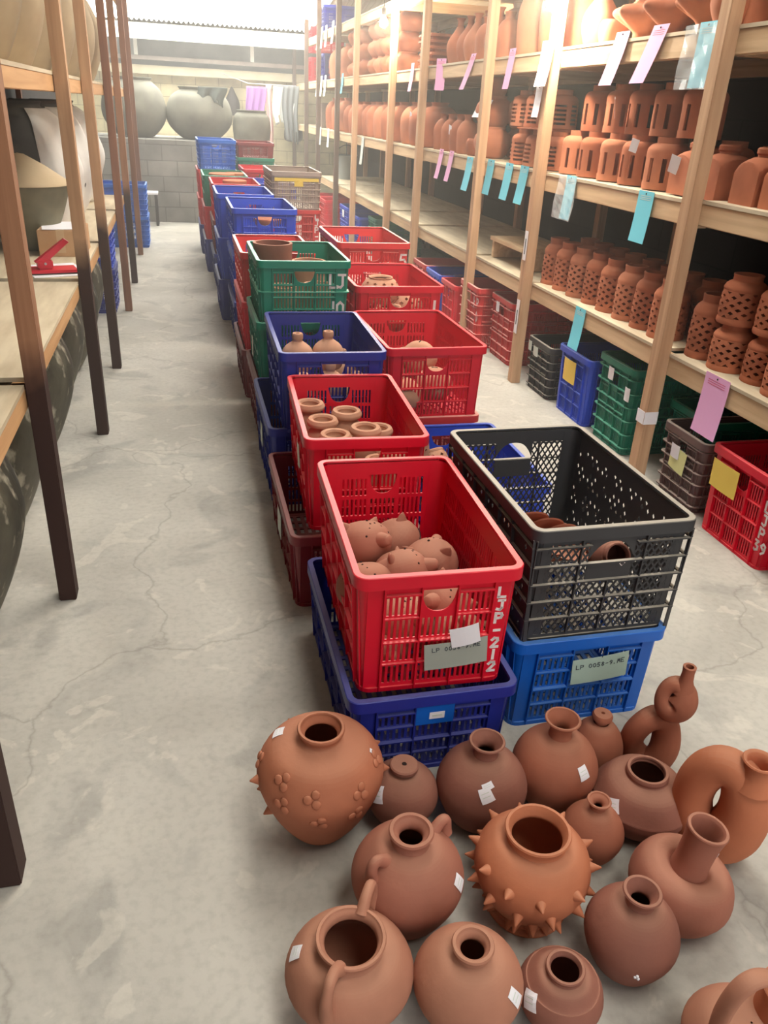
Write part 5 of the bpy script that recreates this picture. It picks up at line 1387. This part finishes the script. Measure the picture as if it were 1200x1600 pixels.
for i, y in enumerate([.9, 1.62, 2.36, 3.06, 3.78, 4.5, 5.2, 5.9]):
    jar('large dark glazed jar on the floor under the left rack, %s' % ORD[i], -.86-.02*(i % 2), y, 0, big, bign, JAR_DARK, 'large dark jars under the left rack')
tapered = [(.10, 0), (.12, .02), (.195, .18), (.245, .325), (.24, .335)]
r, f, T = jar('grey-green tapered jar with a beige cone lid, on the left shelf by the papers', -.83, 4.98, .77, tapered, None, JAR_OLIVE, name='lidded_jar')
bm = bmesh.new(); revolve(bm, [(.238, .335), (.252, .338), (.248, .350), (.13, .43), (.03, .485), (0, .49)], 36); mesh_obj('cone_lid', bm, mat_noise('beige_lid', srgb(180, 160, 130), srgb(196, 178, 148), scale=4, rough=.85), r, smooth=True, ang=.7)['label'] = 'beige cone-shaped lid'
ov = [(.16, 0), (.22, .03), (.31, .26), (.32, .44), (.25, .62), (.16, .70)]
ovn = [(.16, .70), (.15, .715), (.16, .735)]
for i, (y, lab) in enumerate(((5.60, 'dark jar under a white sheet, behind the cone-lidded jar'), (6.45, 'second dark jar under a white sheet on the left shelf'), (7.35, 'third dark jar under a white sheet on the left shelf'))):
    r, f, T = jar(lab, -.92, y, .77, ov, ovn, mat_noise('charcoal_jar', srgb(72, 70, 68), srgb(92, 90, 86), scale=5, rough=.8), 'dark jars under white sheets', name='covered_jar')
    c_ = [Vector(q) for q in catmull(ov, 6)]
    bm = bmesh.new()
    pr_ = [(q.x+.016+.006*math.sin(q.y*22), q.y) for q in c_][4:]
    w = lambda r_, z, a: r_+.014*math.sin(a*9+z*6)*(1-z*.7)
    revolve(bm, pr_+[(x_-.004, z_) for x_, z_ in pr_[::-1]], 40, w, A(-62), A(75)); o = mesh_obj('dust_sheet', bm, CLOTH, smooth=True); o.location = (-.92, y, .77)
    tag(o, 'white sheet draped over the %s covered jar on the left shelf' % ['nearest', 'second', 'third'][i], 'sheet', 'white sheets on the left shelf jars')
for i, y in enumerate([2.75, 3.35, 3.98, 4.62, 5.3, 6.0, 6.7, 7.4, 8.1]):
    jar('big beige unglazed jar on the upper left shelf, %s' % ORD[i], -.84, y, 1.635, [(.14, 0), (.19, .03), (.27, .22), (.285, .40), (.22, .58), (.15, .66)], [(.15, .66), (.14, .67), (.155, .70)], JAR_BEIGE, 'big beige jars on the upper left shelf')
# red lever punch on papers and a cardboard box
RED = mat_plain('red_enamel', srgb(206, 40, 60), .35)
bm = bm_box(-.13, .13, -.17, .17, 0, .003); o = mesh_obj('paper_sheets', bm, PAPER); o.location = (-.622, 4.30, .7705); o.rotation_euler = (0, 0, .35); tag(o, 'white sheets of paper under the red lever punch', 'paper')
pu = thing('lever_punch', 'red lever paper punch lying on white papers on the left shelf', 'punch', (-.64, 4.24, .774), .25)
mesh_obj('base_plate', bm_box(-.13, .13, -.07, .07, 0, .018, bev=.006), RED, pu)
mesh_obj('base_edge', bm_box(-.132, .132, -.072, .072, .0005, .005), STRING, pu)
mesh_obj('pivot_block', bm_box(-.05, .02, -.035, .035, .018, .06, bev=.006), RED, pu)
bm = bmesh.new(); hexa(bm, [(-.06, -.025, .05), (-.02, -.025, .04), (-.02, .025, .04), (-.06, .025, .05), (.085, -.018, .155), (.105, -.018, .14), (.105, .018, .14), (.085, .018, .155)]); mesh_obj('lever', bm, RED, pu)
bm = bmesh.new(); tube(bm, [(-.015, -.04, .045), (-.015, .04, .045)], .006, 10); mesh_obj('pivot_pin', bm, mat_plain('steel', srgb(190, 190, 190), .3), pu)
CARD = mat_noise('cardboard', srgb(188, 148, 110), srgb(204, 166, 128), scale=6, rough=.85)
cb = thing('cardboard_box', 'small cardboard box with a white sheet on top, on the left shelf behind the punch', 'box', (-.63, 4.86, .77))
mesh_obj('body', bm_box(-.115, .115, -.16, .16, 0, .135, bev=.003), CARD, cb); mesh_obj('tape', bm_box(-.02, .02, -.1605, .1605, .02, .1365), mat_plain('tape', srgb(206, 178, 140), .4), cb)
bm = bm_box(-.11, .11, -.15, .15, 0, .002); o = mesh_obj('paper_sheet', bm, PAPER); o.location = (-.63, 4.86, .9075); o.rotation_euler = (0, 0, .15); tag(o, 'white sheet lying on the small cardboard box', 'paper')
# crates beyond the left jars
LC = 'blue crates on the floor under the far left rack'
crate('navy crate on the floor under the left rack, nearest of the blue ones', -1.10, -.53, 6.7, 7.15, 0, .34, 'navy', 'rib', group=LC)
crate('royal blue crate stacked on the nearest navy one under the left rack', -1.10, -.53, 6.7, 7.15, .33, .66, 'royal', 'rib', group=LC)
crate('blue crate on the floor by the last left post', -.96, -.36, 10.0, 10.5, 0, .34, 'blue', 'rib', group=LC)
crate('blue crate stacked by the last left post', -.96, -.36, 10.0, 10.5, .33, .68, 'blue', 'rib', group=LC)
bm = bm_box(-.545, -.540, 8.0, 8.45, .15, .62); tag(mesh_obj('white_board', bm, PAPER), 'white board standing under the left rack near the far posts', 'board')
ms = thing('small_stool', 'small black stool with a white top against the low block wall', 'stool', (-.42, 12.0, 0))
mesh_obj('top', bm_box(-.14, .14, -.14, .14, .40, .425), PAPER, ms)
for sx in (-1, 1):
    for sy in (-1, 1): mesh_obj('leg', bm_box(sx*.11-.018, sx*.11+.018, sy*.11-.018, sy*.11+.018, 0, .40), STRING, ms)

# ================================================================== far end
wj = [(.18, 0), (.27, .02), (.42, .16), (.465, .32), (.40, .52), (.27, .62)]
jar('huge round grey jar with a dark cloth on its mouth, on the low block wall', .35, 12.95, 1.064, wj, [(.27, .62), (.26, .63), (.28, .66)], JAR_GREY, 'huge grey jars on the low block wall', 'huge_jar', 48)
jar('huge round grey jar at the left, half behind the last left post', -.54, 12.95, 1.064, [(.18, 0), (.26, .02), (.40, .18), (.44, .36), (.38, .58), (.26, .70)], [(.26, .70), (.25, .71), (.27, .74)], JAR_GREY, 'huge grey jars on the low block wall', 'huge_jar', 48)
jar('grey barrel-shaped jar standing right of the huge round jar', 1.06, 12.62, .78, [(.19, 0), (.215, .03), (.24, .22), (.265, .45), (.25, .60), (.20, .66)], [(.20, .66), (.195, .67), (.21, .69)], JAR_GREY, 'huge grey jars on the low block wall', 'barrel_jar', 40)
def cloth(name, label, x, y, z, w_, h_, m, cat, seed, folds=3, th=.006, fall=.1):
    rnd = random.Random(seed); ph = rnd.uniform(0, 6)
    bm = bmesh.new()
    def P(u, v, e):
        k = 1-v/h_; e_ = e
        return Vector((u*(1-.25*k*k)+.02*math.sin(5*k+ph), .03*math.sin(2*PI*folds*u/w_+ph+k)*(.4+k)+e_, v-h_+fall*abs(u/w_)*k*math.sin(u*17+ph)))
    gridpanel(bm, [-w_/2+w_*i/24 for i in range(25)], [h_*i/14 for i in range(15)], lambda i, j: not (j < 3 and (i+seed) % 7 < 2), P, th)
    o = mesh_obj(name, bm, m, smooth=True); o.location = (x, y, z); return tag(o, label, cat)
cloth('hanging_cloth', 'purple cloth hung on the line at the far wall', 1.36, 15.3, 1.82, .34, .62, mat_plain('purple_cloth', srgb(150, 104, 168), .9), 'cloth', 3)
cloth('hanging_cloth', 'thin pink scarf hanging beside the purple cloth', 1.60, 15.30, 1.86, .10, .92, mat_plain('pink_cloth', srgb(212, 160, 160), .9), 'cloth', 5, 1)
cloth('hanging_shirt', 'white shirt hung on the line at the far wall', 1.84, 15.3, 1.84, .40, .55, mat_plain('white_cloth', srgb(226, 228, 226), .9), 'shirt', 8)
cloth('hanging_jacket', 'long grey jacket hung in front of the white shirt', 1.96, 15.26, 1.86, .28, .86, mat_plain('grey_cloth', srgb(112, 116, 118), .9), 'jacket', 9)
cloth('draped_cloth', 'dark cloth draped over the mouth of the huge round jar', .52, 12.60, 1.735, .40, .20, mat_plain('dark_cloth', srgb(84, 90, 86), .9), 'cloth', 4, 2)
bm = bmesh.new(); tube(bm, [(.85, 15.92, 2.0), (1.25, 15.31, 1.86), (2.05, 15.3, 1.86), (2.08, 15.62, 1.87)], .006, 8); tag(mesh_obj('clothes_line', bm, PAPER), 'pale clothes line rope sloping down to the hung clothes', 'line')
bgr = bmesh.new(); revolve(bgr, [tuple(q) for q in catmull([(0, 0), (.11, .03), (.13, .2), (.06, .36), (.02, .44), (0, .46)], 5)], 20); o = mesh_obj('black_bag', bgr, STRING, smooth=True); o.location = (1.017, 16.08, 1.353); tag(o, 'black bag hanging on the far wall above the barrel-shaped jar', 'bag')
bgr = bmesh.new(); revolve(bgr, [tuple(q) for q in catmull([(0, 0), (.15, .03), (.17, .15), (.13, .26), (0, .30)], 5)], 20); o = mesh_obj('black_bag', bgr, STRING, smooth=True); o.location = (2.10, 16.04, .965); tag(o, 'black bag below the grey jacket at the far wall', 'bag')
# ================================================================== haze volume added for the glare veil over the far aisle
HZ = bpy.data.materials.new('veil_haze'); HZ.use_nodes = True; nt = HZ.node_tree; nt.nodes.remove(nt.nodes['Principled BSDF'])
vs_ = nd(nt, 'ShaderNodeVolumeScatter'); vs_.inputs['Density'].default_value = .03; vs_.inputs['Anisotropy'].default_value = .3; vs_.inputs['Color'].default_value = (1, .97, .92, 1)
nt.links.new(vs_.outputs[0], nt.nodes['Material Output'].inputs['Volume'])
hz = mesh_obj('added_haze', bm_box(-1.74, 3.11, 2.6, 16.15, .004, 2.53), HZ)
tag(hz, 'thin haze volume added for the pale glare veil over the far aisle', 'haze', kind='stuff')
for m_ in bpy.data.materials: pass
